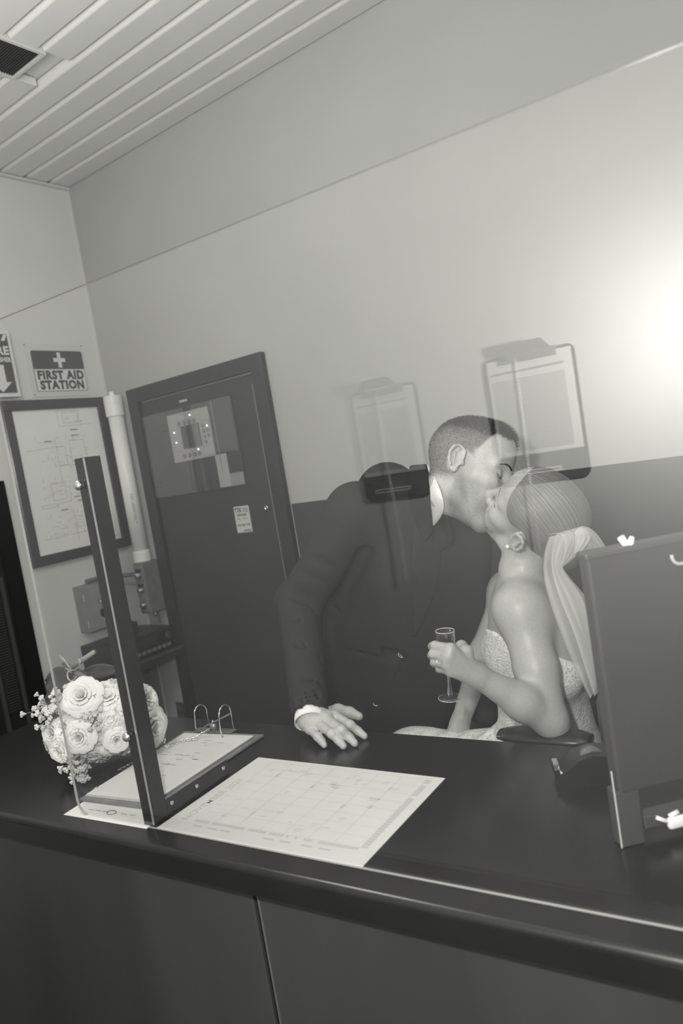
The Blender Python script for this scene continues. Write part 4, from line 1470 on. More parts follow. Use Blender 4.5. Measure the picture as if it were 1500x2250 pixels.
# ---- suit jacket, shirt, trousers
jacket_m = mat('suit_wool', 0.030, .85, .15, .12, 300, .06, 500)
def fold(ops_, P0, P1, r, k):
    ops_.append(('s', Rc(P0, P1, r, r * .6), k))
j = []
j += [('u', Rc(RSH, LSH, .068, .066), .05),
      ('u', El(PY(852, 1085, 1.66), (.085, .085, .085)), .05),                                   # rounded upper back
      ('u', Rc(PY(800, 1150, 1.53), PY(770, 1480, 1.66), .085, .10), .06),
      ('u', Rc(PY(985, 1220, 1.66), PY(950, 1500, 1.74), .082, .10), .06),
      ('u', Rc(CHEST, WAIST, .135, .125), .06), ('u', Rc(WAIST, PY(850, 1700, 1.78), .130, .150), .06),
      ('u', Rc(PY(800, 1560, 1.69), PY(790, 1760, 1.74), .09, .10), .05), ('u', Rc(PY(930, 1560, 1.74), PY(930, 1760, 1.80), .09, .10), .05),
      ('u', Rc(PY(908, 1100, 1.575), PY(880, 1140, 1.60), .074, .090), .05)]
sl = [('u', Rc(RSH, RELB, .066, .054), .04), ('u', Rc(RELB, RWR, .054, .041), .035)]
# left arm hanging behind the woman
LELB, LWR = PY(1052, 1400, 1.74), PY(1065, 1560, 1.70)
sl += [('u', Rc(LSH, LELB, .062, .052), .04), ('u', Rc(LELB, LWR, .052, .042), .03)]
j += sl
# sleeve and body creases
up = np.array([0, 0, 1.])
def crease(a, b_, r=.010, k=.012): j.append(('s', Rc(a, b_, r, r * .4), k))
dir_el = (RELB - RSH)
perp = np.cross(dir_el, np.array(ray(656, 1325))); perp /= np.linalg.norm(perp)
tow = -np.array(ray(690, 1300))
for q, (t_, w0, w1, sh) in enumerate(((.55, -.05, .06, .03), (.72, -.05, .05, .02), (.92, -.045, .055, -.02), (.99, -.05, .05, -.035))):
    c0 = RSH + dir_el * t_ + tow * .060
    crease(c0 + perp * w0 + dir_el * sh, c0 + perp * w1, .010, .014)
fdir = RWR - RELB
for t_, sh in ((.18, .05), (.45, -.05), (.70, .05)):
    c0 = RELB + fdir * t_ + tow * .051
    crease(c0 - perp * .05 + fdir * sh, c0 + perp * .05 - fdir * sh * .4, .008, .014)
crease(PY(800, 1210, 1.46), PY(720, 1380, 1.50), .020, .03)
crease(PY(870, 1440, 1.555), PY(740, 1330, 1.52), .010, .02)
crease(PY(880, 1445, 1.56), PY(760, 1420, 1.54), .009, .02)
# open the jacket around the neck and the wrist
jn = neck_mid - neck_base; jn = jn / np.linalg.norm(jn)
j.append(('s', Rc(neck_mid + jn * .050, neck_mid + jn * .13, .060, .085), .006))
j.append(('s', Rc(RWR - fdir * .06, hw + (hw - RWR) * 1.2, .0345, .036), .003))
wd = (hw - RELB); wd = wd / np.linalg.norm(wd)
j.append(('i', Half(RWR - wd * .010, wd), .004))if False else None
j = [q for q in j if q is not None]
jb = bb([RSH, LSH, RELB, RWR, PY(852, 1085, 1.66), PY(850, 1700, 1.78), LELB, LWR], .17)
# cut the sleeve end square by removing a capsule beyond the wrist
j.append(('s', El(RWR + wd * .063, (.058, .058, .058)), .004))
jo, jV, jF = organic('jacket', j, [(jb[0], jb[1], .0062)], jacket_m, groom, None, 2)
# seam lines: lapel edge and front edge
def on_surface(ops_, px, py, y0=1.2, y1=1.9):
    ys = np.linspace(y0, y1, 140)
    P = np.array([PY(px, py, yv) for yv in ys])
    d = ev(ops_, P)
    i = int(np.argmax(d < 0))
    return P[i] if d[i] < 0 else PY(px, py, 1.6)
def seam(name, pts, r, m):
    MB().tube([on_surface(j, *p) for p in pts], r, 6).build(name, m, groom, True)
seam_m = mat('seam_dark', .012, .8)
seam('jacket_seam', [(938, 1150), (936, 1200), (935, 1260), (932, 1320), (918, 1390), (890, 1436), (860, 1500), (838, 1570)], .0022, seam_m)
seam('shoulder_seam', [(770, 1062), (752, 1100), (756, 1150), (775, 1200)], .0015, seam_m)
for px, py, r_ in ((881, 1438, .0095), (826, 1545, .0095)):
    p = on_surface(j, px, py)
    tw = -np.array(ray(px, py))
    Mb = frame(p + tw * .0, V(np.cross(tw, [0, 0, 1])).normalized(), V(np.cross(np.cross(tw, [0, 0, 1]), -tw)).normalized(), V(tw))
    bo_ = MB().lathe([(r_ * .95, -.002), (r_, .001), (r_ * .9, .0028), (r_ * .7, .0020), (.0003, .0020)], 18, Mb).build('button', mat('button_gloss', .05, .12, .8), groom, True)
# shirt collar leaf on the near side of the neck, standing round the nape; jacket collar beside it
shirt_m = mat('shirt_white', .78, .7, .2, .03, 60)
def leaf(name, left, right, dep, m, parent, th=.0022, nu=6):
    """cloth leaf between two outline curves given with their depths, bulging towards the viewer"""
    n = len(left); b = MB(); vs = []
    for i in range(n):
        a_ = np.array(PY(left[i][0], left[i][1], left[i][2])); c_ = np.array(PY(right[i][0], right[i][1], right[i][2]))
        tw_ = -np.array(ray(*left[i][:2]))
        for k in range(nu + 1):
            t_ = k / nu
            vs.append(a_ * (1 - t_) + c_ * t_ + tw_ * dep * math.sin(math.pi * t_))
    fs = [(i * (nu + 1) + k, i * (nu + 1) + k + 1, (i + 1) * (nu + 1) + k + 1, (i + 1) * (nu + 1) + k) for i in range(n - 1) for k in range(nu)]
    b.add(vs, fs)
    o = b.build(name, m, parent, True)
    md = o.modifiers.new('thick', 'SOLIDIFY'); md.thickness = th; md.offset = 0
    md = o.modifiers.new('sub', 'SUBSURF'); md.levels = 1; md.render_levels = 2
    return o
def near(px, py, lift, y0=1.3, y1=1.8):
    """depth just in front of the man's neck and jacket at this place"""
    ys = np.linspace(y0, y1, 160)
    Pq = np.array([PY(px, py, yv) for yv in ys])
    d = np.minimum(ev(g_ops, Pq), ev(j, Pq))
    i = int(np.argmax(d < 0))
    return (ys[i] if d[i] < 0 else 1.58) - lift
def lf(pts, lift): return [(x_, y_, near(x_, y_, lift)) for x_, y_ in pts]
leaf('shirt_collar',
     lf([(936, 1020), (937, 1038), (940, 1066), (943, 1095), (946, 1125), (949, 1154)], .011),
     lf([(941, 1022), (952, 1042), (966, 1072), (975, 1100), (977, 1127), (953, 1157)], .014), .014, shirt_m, groom)
leaf('jacket_collar',
     lf([(900, 1022), (896, 1040), (896, 1072), (900, 1110), (912, 1150), (930, 1195)], .004),
     lf([(938, 1018), (940, 1038), (943, 1066), (946, 1095), (949, 1125), (954, 1172)], .013), .010, jacket_m, groom, .004)
leaf('jacket_lapel',
     lf([(908, 1150), (902, 1200), (906, 1260), (910, 1330), (905, 1400)], .004),
     lf([(953, 1160), (972, 1200), (966, 1260), (948, 1330), (910, 1402)], .008), .004, jacket_m, groom, .004)
leaf('jacket_lapel',
     lf([(950, 1154), (960, 1142), (972, 1131), (982, 1127)], .007),
     lf([(945, 1215), (965, 1212), (985, 1205), (1000, 1195)], .006), .004, jacket_m, groom, .004)
# shirt cuff
cpos = RWR + wd * .020
b = MB(); vs = []; NS = 28
x1_ = np.cross(wd, up); x1_ /= np.linalg.norm(x1_); x2_ = np.cross(wd, x1_)
for k in range(NS):
    a = 2 * math.pi * k / NS
    rad = x1_ * math.cos(a) + x2_ * math.sin(a)
    for (rr, hh) in ((.0300, -.030), (.0345, -.004), (.0350, .009), (.0335, .009), (.0325, -.004), (.028, -.030)):
        vs.append(cpos + rad * rr + wd * hh)
fs = []
for k in range(NS):
    l_ = (k + 1) % NS
    for q in range(5):
        fs.append((k * 6 + q, k * 6 + q + 1, l_ * 6 + q + 1, l_ * 6 + q))
b.add(vs, fs)
b.build('shirt_cuff', shirt_m, groom, True)
# trousers and shoes (below the worktop)
hz = PY(850, 1700, 1.78)
tr = []
for sg, fx in ((-1, -.10), (1, .10)):
    hp = hz + np.array([sg * .09, 0, -.05]); kn = np.array([hp[0] + fx * .3, hp[1] + .01, .50]); an = np.array([kn[0] + fx * .2, kn[1] + .05, .085])
    tr += [('u', Rc(hp, kn, .095, .070), .05), ('u', Rc(kn, an, .070, .055), .04)]
tr += [('u', Rc(hz + np.array([0, 0, .04]), hz - np.array([0, 0, .04]), .13, .13), .05), ('i', Half((0, 0, .03), (0, 0, -1)), .004)]
tb = bb([hz, (hz[0] - .2, hz[1], .0), (hz[0] + .2, hz[1], .0)], .17)
organic('trousers', tr, [(tb[0], tb[1], .013)], jacket_m, groom, None, 1)
for sg, fx in ((-1, -.10), (1, .10)):
    bx_, by_ = hz[0] + sg * .09 + fx * .5, hz[1] + .06
    sh_ = [('u', Rc((bx_, by_ + .04, .045), (bx_, by_ - .15, .030), .045, .034), .03), ('i', Half((0, 0, 0), (0, 0, -1)), .004)]
    organic('shoe', sh_, [((bx_ - .08, by_ - .22, -.02), (bx_ + .08, by_ + .11, .12), .009)], mat('shoe_black', .015, .3), groom, None, 1)
# ================================================================== bride
BH = Head([-.5915, 1.4628, 1.3186], [[-.7043, -.2747, .6546], [-.1187, -.8635, -.4901], [.6999, -.4229, .5756]], .93)
bride = thing('person', 'seated woman in strapless lace gown and veil holding a flute glass', 'person')
b_ops = head_ops(BH, False)
B_SKIN = skin_mat('woman_skin', .42, .07)
nk0 = BH.w((-.018, 0, -.045)); nk1 = PY(1146, 1250, 1.475); nk2 = PY(1158, 1300, 1.51)
SHL, SHR = PY(1142, 1338, 1.405), PY(1120, 1300, 1.66)
ELL, WRL = PY(1207, 1578, 1.335), PY(1047, 1484, 1.238)
ELR, WRR = PY(1062, 1435, 1.63), PY(1010, 1590, 1.54)
CH_ = PY(1172, 1370, 1.535); BU = PY(1128, 1440, 1.50); BU2 = PY(1112, 1430, 1.58); WA = PY(1192, 1545, 1.535); HI = PY(1215, 1675, 1.545)
BK = PY(1205, 1400, 1.50)
b_ops += [('u', Rc(nk0, nk1, .044, .041), .02), ('u', Rc(nk1, nk2, .042, .052), .03),
          ('u', BH.rc((.030, 0, -.062), (-.006, 0, -.085), .026, .036), .025),
          ('u', Rc(nk2, SHL, .046, .044), .045), ('u', Rc(nk2, SHR, .046, .044), .045),                     # shoulder yoke
          ('u', El(SHL, (.050, .050, .050)), .03), ('u', El(SHR, (.048, .048, .048)), .03),
          ('u', El(CH_, (.082, .125, .10)), .05), ('u', Rc(CH_, WA, .085, .083), .05),
          ('u', Rc(PY(1190, 1360, 1.46), PY(1215, 1480, 1.475), .050, .060), .05),                          # near shoulder blade
          ('u', Rc(PY(1175, 1360, 1.62), PY(1195, 1480, 1.61), .050, .060), .05),
          ('u', Rc(WA, HI, .085, .125), .05),
          ('u', El(BU, (.056, .056, .060)), .04), ('u', El(BU2, (.056, .056, .060)), .04),
          # near arm
          ('u', Rc(SHL, SHL * .45 + ELL * .55, .047, .042), .03), ('u', Rc(SHL * .45 + ELL * .55, ELL, .042, .034), .02),
          ('u', El(PY(1219, 1600, 1.338), (.022, .022, .022)), .03),
          ('u', Rc(ELL, ELL * .62 + WRL * .38, .034, .034), .012), ('u', Rc(ELL * .62 + WRL * .38, WRL, .034, .0215), .02),
          # far arm
          ('u', Rc(SHR, ELR, .041, .034), .03), ('u', Rc(ELR, WRR, .034, .022), .02)]
# collar bone and neck muscle
b_ops += [('u', Rc(BH.w((-.012, .050, -.030)), PY(1112, 1292, 1.485), .010, .009), .022),
          ('u', Rc(PY(1112, 1292, 1.485), PY(1098, 1312, 1.43), .010, .010), .02)]
# near hand round the glass
mcp = [PY(990, 1425, 1.190), PY(985, 1443, 1.184), PY(983, 1460, 1.186), PY(989, 1476, 1.192)]
pip = [PY(955, 1418, 1.198), PY(951, 1437, 1.194), PY(955, 1454, 1.198), PY(966, 1469, 1.204)]
dip = [PY(949, 1420, 1.222), PY(948, 1440, 1.222), PY(953, 1457, 1.224), PY(964, 1471, 1.224)]
tip = [PY(962, 1423, 1.244), PY(961, 1444, 1.244), PY(966, 1460, 1.244), PY(974, 1474, 1.242)]
for i in range(4):
    r_ = (.0084, .0086, .0082, .0072)[i]
    b_ops += [('u', Rc(WRL, mcp[i], .017, r_ * 1.25), .014)]
    b_ops += [('u', Rc(mcp[i], pip[i], r_ * 1.12, r_), .005), ('u', Rc(pip[i], dip[i], r_, r_ * .92), .004), ('u', Rc(dip[i], tip[i], r_ * .92, r_ * .8), .004)]
thb = [WRL * .7 + mcp[0] * .3, PY(1024, 1432, 1.225), PY(1014, 1419, 1.243), PY(998, 1422, 1.254)]
b_ops += fingers_ops([thb], .014, .0075, .008)
# far hand resting in the lap
hR = [PY(1003, 1610, 1.52), PY(985, 1640, 1.49)]
b_ops += [('u', Rc(WRR, hR[0], .022, .024), .015)]
fe = []
for i in range(4):
    fe.append([hR[0] + np.array([.012 * (i - 1.5), .010 * (i - 1.5), 0]), hR[1] + np.array([.016 * (i - 1.5), .014 * (i - 1.5), .004]), hR[1] + np.array([-.022 + .017 * (i - 1.5), -.012 + .014 * (i - 1.5), -.018])])
b_ops += fingers_ops(fe, .010, .0075, .006)
b_ops += fingers_ops([[hR[0], hR[0] + np.array([.02, -.035, -.012]), hR[0] + np.array([.0, -.055, -.025])]], .012, .008, .008)
def b_tone(P):
    L = BH.l(P)
    x, y, z = L[:, 0], np.abs(L[:, 1]), L[:, 2]
    t = np.full(len(P), .37)
    inh = (np.abs(L) < .16).all(1)
    lips = np.exp(-((z + .0570) / .0085) ** 2) * step(x, .088, .094) * (1 - step(y, .018, .024))
    return np.where(inh, t * (1 - .4 * lips), t)
hb2 = bb([BH.w((a, b_, c_)) for a in (-.12, .14) for b_ in (-.1, .1) for c_ in (-.14, .15)], .005)
hn2 = bb(mcp + pip + dip + tip + thb[1:] + [WRL], .022)
ab2 = bb([BH.o, SHL, SHR, ELL, WRL, ELR, HI, WRR] + hR, .15)
bo2, bV, bF = organic('body', b_ops, [(ab2[0], ab2[1], .0058), (hn2[0], hn2[1], .0019), (hb2[0], hb2[1], .0025)], B_SKIN, bride, b_tone)
ho_b = head_ops(BH, False)
bhair = mat('woman_brow', .10, .5)
for sg in (-1, 1):
    brow(BH, ho_b, sg, bride, bhair, r=.0022)
    lash(BH, ho_b, sg, bride, hair_d)

# ---- hair swept back into a low bun
BUN = BH.l(np.array([PY(1240, 1215, 1.452)]))[0]
hs = [('u', BH.el((-.015, 0, .050), (.1000, .0765, .0865)), .01), ('u', BH.el((.014, 0, .059), (.0725, .0675, .0710)), .02),
      ('u', BH.rc((-.06, 0, -.01), tuple(BUN * .8 + np.array([-.06, 0, -.01]) * .2), .055, .036), .03),
      ('u', El(BH.w(BUN), (.034, .034, .036)), .015)]
# hairline: clear the face, the ears and the neck
hs += [('s', BH.el((.118, 0, .010), (.088, .105, .098)), .003),
       ('s', BH.el((.060, 0, -.075), (.085, .12, .075)), .006)]
for sg in (-1, 1):
    hs.append(('s', BH.el((.010, sg * .088, -.004), (.026, .030, .034)), .008))
hbx = bb([BH.w((a, b_, c_)) for a in (-.13, .10) for b_ in (-.1, .1) for c_ in (-.09, .16)] + [BH.w(BUN)], .04)
def hair_streak(P):
    L = BH.l(P)
    d = L - BUN
    ax = np.array([.085, 0, .060]) - BUN; ax = ax / np.linalg.norm(ax)
    e1 = np.array([0, 1., 0]) - ax * ax[1]; e1 /= np.linalg.norm(e1)
    e2 = np.cross(ax, e1)
    return np.arctan2(d @ e2, d @ e1)
hm = bpy.data.materials.new('woman_hair'); hm.use_nodes = True
nt = hm.node_tree; bs = nt.nodes['Principled BSDF']
at = nt.nodes.new('ShaderNodeAttribute'); at.attribute_name = 'tone'
n1 = nt.nodes.new('ShaderNodeTexNoise'); n1.noise_dimensions = '1D'; n1.inputs['Scale'].default_value = 46; n1.inputs['Detail'].default_value = 5
nt.links.new(at.outputs['Fac'], n1.inputs['W'])
r1 = nt.nodes.new('ShaderNodeMapRange'); r1.inputs['From Min'].default_value = .3; r1.inputs['From Max'].default_value = .7; r1.inputs['To Min'].default_value = .06; r1.inputs['To Max'].default_value = .27
nt.links.new(n1.outputs['Fac'], r1.inputs['Value']); nt.links.new(r1.outputs['Result'], bs.inputs['Base Color'])
bp = nt.nodes.new('ShaderNodeBump'); bp.inputs['Strength'].default_value = .5; bp.inputs['Distance'].default_value = .003
nt.links.new(n1.outputs['Fac'], bp.inputs['Height']); nt.links.new(bp.outputs['Normal'], bs.inputs['Normal'])
bs.inputs['Roughness'].default_value = .38
organic('hair', hs, [(hbx[0], hbx[1], .0032)], hm, bride, hair_streak, 2)
# pearl earring on the near ear
p = BH.w((.004, .0815, -.030))
MB().sphere(tuple(p), .0042, 12, 8).build('earring', mat('pearl', .8, .15, .6), bride, True)

# ---- gown
def lace_mat(name, g0, g1, scale):
    m = bpy.data.materials.new(name); m.use_nodes = True
    nt = m.node_tree; b_ = nt.nodes['Principled BSDF']
    tc = nt.nodes.new('ShaderNodeTexCoord')
    v = nt.nodes.new('ShaderNodeTexVoronoi'); v.inputs['Scale'].default_value = scale
    n = nt.nodes.new('ShaderNodeTexNoise'); n.inputs['Scale'].default_value = scale * .22; n.inputs['Detail'].default_value = 3
    nt.links.new(tc.outputs['Object'], v.inputs['Vector']); nt.links.new(tc.outputs['Object'], n.inputs['Vector'])
    ad = nt.nodes.new('ShaderNodeMath'); ad.operation = 'MULTIPLY_ADD'; ad.inputs[1].default_value = .9
    nt.links.new(n.outputs['Fac'], ad.inputs[0]); nt.links.new(v.outputs['Distance'], ad.inputs[2])
    r = nt.nodes.new('ShaderNodeMapRange'); r.inputs['From Min'].default_value = .5; r.inputs['From Max'].default_value = 1.05
    r.inputs['To Min'].default_value = g0; r.inputs['To Max'].default_value = g1
    nt.links.new(ad.outputs[0], r.inputs['Value']); nt.links.new(r.outputs['Result'], b_.inputs['Base Color'])
    bp = nt.nodes.new('ShaderNodeBump'); bp.inputs['Strength'].default_value = .6; bp.inputs['Distance'].default_value = .002
    nt.links.new(ad.outputs[0], bp.inputs['Height']); nt.links.new(bp.outputs['Normal'], b_.inputs['Normal'])
    b_.inputs['Roughness'].default_value = .6
    return m
lace = lace_mat('gown_lace', .42, .80, 230)
E_ = .0045
gw = [('u', El(CH_, (.082 + E_, .125 + E_, .10 + E_)), .05), ('u', Rc(CH_, WA, .085 + E_, .083 + E_), .05),
      ('u', Rc(PY(1190, 1360, 1.46), PY(1215, 1480, 1.475), .050 + E_, .060 + E_), .05),
      ('u', Rc(PY(1175, 1360, 1.62), PY(1195, 1480, 1.61), .050 + E_, .060 + E_), .05),
      ('u', Rc(WA, HI, .085 + E_, .125 + E_), .05),
      ('u', El(BU, (.056 + E_, .056 + E_, .060 + E_)), .04), ('u', El(BU2, (.056 + E_, .056 + E_, .060 + E_)), .04)]
# neckline plane from the bust to the lower back
nA, nB = PY(1082, 1386, 1.50), PY(1262, 1456, 1.50)
away = np.array(ray(1170, 1420)); dirn = nB - nA
nn = np.cross(dirn, away); nn = nn / np.linalg.norm(nn)
if nn[2] < 0: nn = -nn
gw.append(('i', Half(nA, nn), .003))
KN = PY(915, 1690, 1.46); HK = PY(1190, 1700, 1.53)
KN2 = PY(940, 1700, 1.58)
skirt = [('u', Rc(HK, KN, .110, .086), .05), ('u', Rc(PY(1180, 1700, 1.60), KN2, .110, .086), .05)]
for k_ in (KN, KN2):
    skirt.append(('u', Rc(k_, (k_[0] - .03, k_[1], .20), .088, .16), .06))
    skirt.append(('u', Rc((k_[0] - .03, k_[1], .20), (k_[0] - .02, k_[1], .05), .16, .19), .05))
# folds across the lap
for t_ in (.25, .45, .62, .8):
    c0 = HK * (1 - t_) + KN * t_ + np.array([0, 0, .100])
    skirt.append(('s', Rc(c0 + np.array([-.03, -.09, -.015]), c0 + np.array([.03, .10, .008]), .012, .006), .02))
gops = gw[:-1] + [gw[-1]] + skirt + [('i', Half((0, 0, .004), (0, 0, -1)), .004)]
gbx = bb([CH_, HI, KN, KN2, (KN[0], KN[1], 0)], .21)
organic('gown', gops, [(gbx[0], gbx[1], .0095), (np.minimum(nA, nB) - np.array([.05, .14, .22]), np.maximum(nA, nB) + np.array([.08, .22, .05]), .0048)], lace, bride, None, 1)

# ring
rp = pip[2] * .55 + mcp[2] * .45
rd = pip[2] - mcp[2]; rd = rd / np.linalg.norm(rd)
e1 = np.cross(rd, [0, 0, 1]); e1 /= np.linalg.norm(e1); e2 = np.cross(rd, e1)
MB().tube([rp + (e1 * math.cos(a) + e2 * math.sin(a)) * .0098 for a in np.linspace(0, 2 * math.pi, 21)[:-1]], .0013, 6, closed=True).build('ring', chrome_m, bride, True)
tow_ = -np.array(ray(960, 1452))
gp = rp + tow_ * .0115
Mg = frame(gp, V(e1), V(rd), V(tow_))
MB().lathe([(.0028, -.003), (.0048, .0), (.0030, .0022), (.0003, .0024)], 8, Mg).build('gem', mat('gem', .9, .03, 1.0, metal=.6), bride)

# ---- veil: gathered tulle falling from the bun
def tulle(name, dens):
    m = bpy.data.materials.new(name); m.use_nodes = True
    nt = m.node_tree; nt.nodes.clear()
    out = nt.nodes.new('ShaderNodeOutputMaterial'); mx = nt.nodes.new('ShaderNodeMixShader')
    tr_ = nt.nodes.new('ShaderNodeBsdfTransparent'); df = nt.nodes.new('ShaderNodeBsdfDiffuse'); tl = nt.nodes.new('ShaderNodeBsdfTranslucent')
    df.inputs['Color'].default_value = (.95, .95, .95, 1); tl.inputs['Color'].default_value = (.95, .95, .95, 1)
    m2 = nt.nodes.new('ShaderNodeMixShader'); m2.inputs[0].default_value = .5
    nt.links.new(df.outputs[0], m2.inputs[1]); nt.links.new(tl.outputs[0], m2.inputs[2])
    mx.inputs[0].default_value = dens
    nt.links.new(tr_.outputs[0], mx.inputs[1]); nt.links.new(m2.outputs[0], mx.inputs[2])
    nt.links.new(mx.outputs[0], out.inputs['Surface'])
    return m
tul = tulle('veil_tulle', .52)
def veil_sheet(name, A, B_, folds, amp, ph, nu=64, nv=40):
    """cloth between edge curve A and edge curve B (pixel, pixel, depth); folds run along the curves"""
    def curve(C, t):
        C = np.array(C, float); n = len(C) - 1
        x = t * n; i = min(int(x), n - 1); f_ = x - i
        p0, p1, p2, p3 = C[max(i - 1, 0)], C[i], C[i + 1], C[min(i + 2, n)]
        return .5 * ((2 * p1) + (-p0 + p2) * f_ + (2 * p0 - 5 * p1 + 4 * p2 - p3) * f_ ** 2 + (-p0 + 3 * p1 - 3 * p2 + p3) * f_ ** 3)
    vs = []
    for iv in range(nv + 1):
        t = iv / nv
        a, c = curve(A, t), curve(B_, t)
        for iu in range(nu + 1):
            s_ = iu / nu
            q = a * (1 - s_) + c * s_
            w_ = amp * (.35 + .65 * t) * (math.sin(folds * 2 * math.pi * s_ + ph + .8 * math.sin(3 * t)) + .30 * math.sin(folds * 3.7 * math.pi * s_ + 1.3 * ph))
            q = q.copy(); q[2] += w_
            vs.append(PY(*q))
    fs = [(i * (nu + 1) + k, i * (nu + 1) + k + 1, (i + 1) * (nu + 1) + k + 1, (i + 1) * (nu + 1) + k) for i in range(nv) for k in range(nu)]
    return MB().add(vs, fs).build(name, tul, bride, True)
y0 = 1.362
veil_sheet('veil', [(1206, 1180, y0), (1196, 1215, y0 - .01), (1194, 1262, y0 - .01), (1207, 1320, y0 - .02), (1234, 1395, y0 - .02), (1262, 1465, y0 - .01), (1296, 1537, y0)],
           [(1262, 1166, y0 + .03), (1236, 1232, y0 + .02), (1240, 1258, y0 + .02), (1276, 1310, y0 + .03), (1300, 1380, y0 + .04), (1318, 1455, y0 + .05), (1312, 1505, y0 + .05)], 2.2, .0030, .4)
veil_sheet('veil', [(1222, 1172, y0 + .01), (1212, 1215, y0 + .0), (1214, 1262, y0 + .0), (1232, 1320, y0 - .005), (1262, 1395, y0 - .0), (1284, 1465, y0 + .005), (1305, 1530, y0 + .01)],
           [(1262, 1168, y0 + .04), (1238, 1236, y0 + .03), (1246, 1262, y0 + .03), (1292, 1320, y0 + .05), (1322, 1390, y0 + .06), (1345, 1455, y0 + .07), (1335, 1500, y0 + .07)], 1.6, .0035, 2.1)
veil_sheet('veil', [(1232, 1242, y0), (1240, 1215, y0 - .005), (1238, 1190, y0 - .01), (1222, 1172, y0 - .01), (1206, 1176, y0 - .005)],
           [(1236, 1246, y0 + .01), (1258, 1228, y0 + .0), (1282, 1205, y0 - .01), (1296, 1178, y0 + .0), (1276, 1157, y0 + .01)], 3, .006, 1.0, 40, 24)
veil_sheet('veil', [(1262, 1165, y0 - .005), (1278, 1156, y0 - .005), (1300, 1163, y0), (1322, 1188, y0 + .01), (1336, 1222, y0 + .02), (1345, 1300, y0 + .04), (1350, 1420, y0 + .05)],
           [(1262, 1215, y0 + .01), (1274, 1212, y0 + .01), (1284, 1214, y0 + .02), (1292, 1226, y0 + .03), (1296, 1250, y0 + .04), (1308, 1320, y0 + .06), (1318, 1420, y0 + .07)], 2.5, .007, .2)

# ------------------------------------------------------------------ flute glass
fg = thing('flute_glass', 'small clear flute glass held in the seated woman hand', 'glass')
fb = PY(989, 1534, 1.224); ft = PY(977, 1386, 1.224)
fa_ = ft - fb; FH = np.linalg.norm(fa_); fa_ = fa_ / FH
e1 = np.cross(fa_, [0, 1, 0]); e1 /= np.linalg.norm(e1); e2 = np.cross(fa_, e1)
FM = frame(fb, V(e1), V(e2), V(fa_))
flg = glass_mat('flute_glass', 1.5)
bowl = [(.0035, FH * .47), (.009, FH * .50), (.0135, FH * .56), (.0165, FH * .66), (.0180, FH * .80), (.0186, FH * .97), (.0187, FH), (.0180, FH), (.0174, FH * .80), (.0158, FH * .66), (.0128, FH * .57), (.008, FH * .52), (.0005, FH * .50)]
MB().lathe(bowl, 32, FM, caps=False).build('bowl', flg, fg, True)
MB().tube([tuple(FM @ Vector((.0184 * math.cos(a), .0184 * math.sin(a), FH))) for a in np.linspace(0, 2 * math.pi, 33)[:-1]], .0007, 6, closed=True).build('rim', mat('glass_rim', .6, .1, 1.0), fg, True)
solidg = bpy.data.materials.new('clear_stem'); solidg.use_nodes = True
sb_ = solidg.node_tree.nodes['Principled BSDF']
sb_.inputs['Transmission Weight'].default_value = 1.0; sb_.inputs['Roughness'].default_value = .02; sb_.inputs['IOR'].default_value = 1.5
sb_.inputs['Base Color'].default_value = (.97, .97, .97, 1)
MB().lathe([(.0042, .004), (.0050, .010), (.0046, .018), (.0032, .026), (.0028, FH * .35), (.0034, FH * .47)], 16, FM).build('stem', solidg, fg, True)
MB().lathe([(.0230, 0), (.0233, .0012), (.0225, .002), (.008, .0036), (.0042, .005)], 32, FM).build('foot', flg, fg, True)
MB().tube([tuple(FM @ Vector((.0231 * math.cos(a), .0231 * math.sin(a), .0008))) for a in np.linspace(0, 2 * math.pi, 33)[:-1]], .0006, 6, closed=True).build('foot_rim', MATS['glass_rim'], fg, True)

# ------------------------------------------------------------------ chair
oc = thing('office_chair', 'black patterned office chair with padded armrest under the seated woman', 'chair')
fab = lace_mat('chair_fabric', .022, .05, 45)
chb = mat('chair_black', .02, .35, .5)
sx, sy = HI[0] + .01, HI[1]
seat_z = HI[2] - .150
MB().box(sx - .25, sx + .24, sy - .23, sy + .22, seat_z - .09, seat_z, bev=.03).build('seat', fab, oc, True)
bx_ = PY(1345, 1560, sy)[0] + .035
MB().box(bx_, bx_ + .06, sy - .22, sy + .22, seat_z + .06, PY(1320, 1478, sy - .1)[2], bev=.025).build('backrest', fab, oc, True)
MB().box(bx_ + .01, bx_ + .04, sy - .03, sy + .03, seat_z - .07, seat_z + .12, bev=.008).build('back_support', chb, oc)
for sg in (-1, 1):
    if sg < 0:
        a0, a1 = PY(1098, 1612, 1.325), PY(1300, 1640, 1.335)
    else:
        a0, a1 = PY(1098, 1612, 1.325) + np.array([0, .42, 0]), PY(1300, 1640, 1.335) + np.array([0, .42, 0])
    a1[2] = a0[2]
    pts = [a0 + (a1 - a0) * t for t in np.linspace(0, 1, 9)]
    b = MB()
    n_ = 14; vs = []
    for i, p in enumerate(pts):
        k_ = [.55, .85, 1, 1, 1, 1, 1, .9, .6][i]
        for q in range(n_):
            a = 2 * math.pi * q / n_
            vs.append((p[0], p[1] + .034 * k_ * math.cos(a), p[2] + .016 * k_ * math.sin(a)))
    fs = [(i * n_ + q, i * n_ + (q + 1) % n_, (i + 1) * n_ + (q + 1) % n_, (i + 1) * n_ + q) for i in range(8) for q in range(n_)]
    fs += [tuple(range(n_)), tuple(reversed(range(8 * n_, 9 * n_)))]
    b.add(vs, fs).build('armrest', chb, oc, True)
    mid = (a0 + a1) / 2
    MB().box(mid[0] - .03, mid[0] + .03, mid[1] - .010, mid[1] + .010, seat_z - .06, mid[2] - .012, bev=.004).build('arm_support', chb, oc)
MB().lathe([(.03, .08), (.03, seat_z - .09)], 16, Matrix.Translation((sx, sy, 0))).build('gas_column', chb, oc, True)
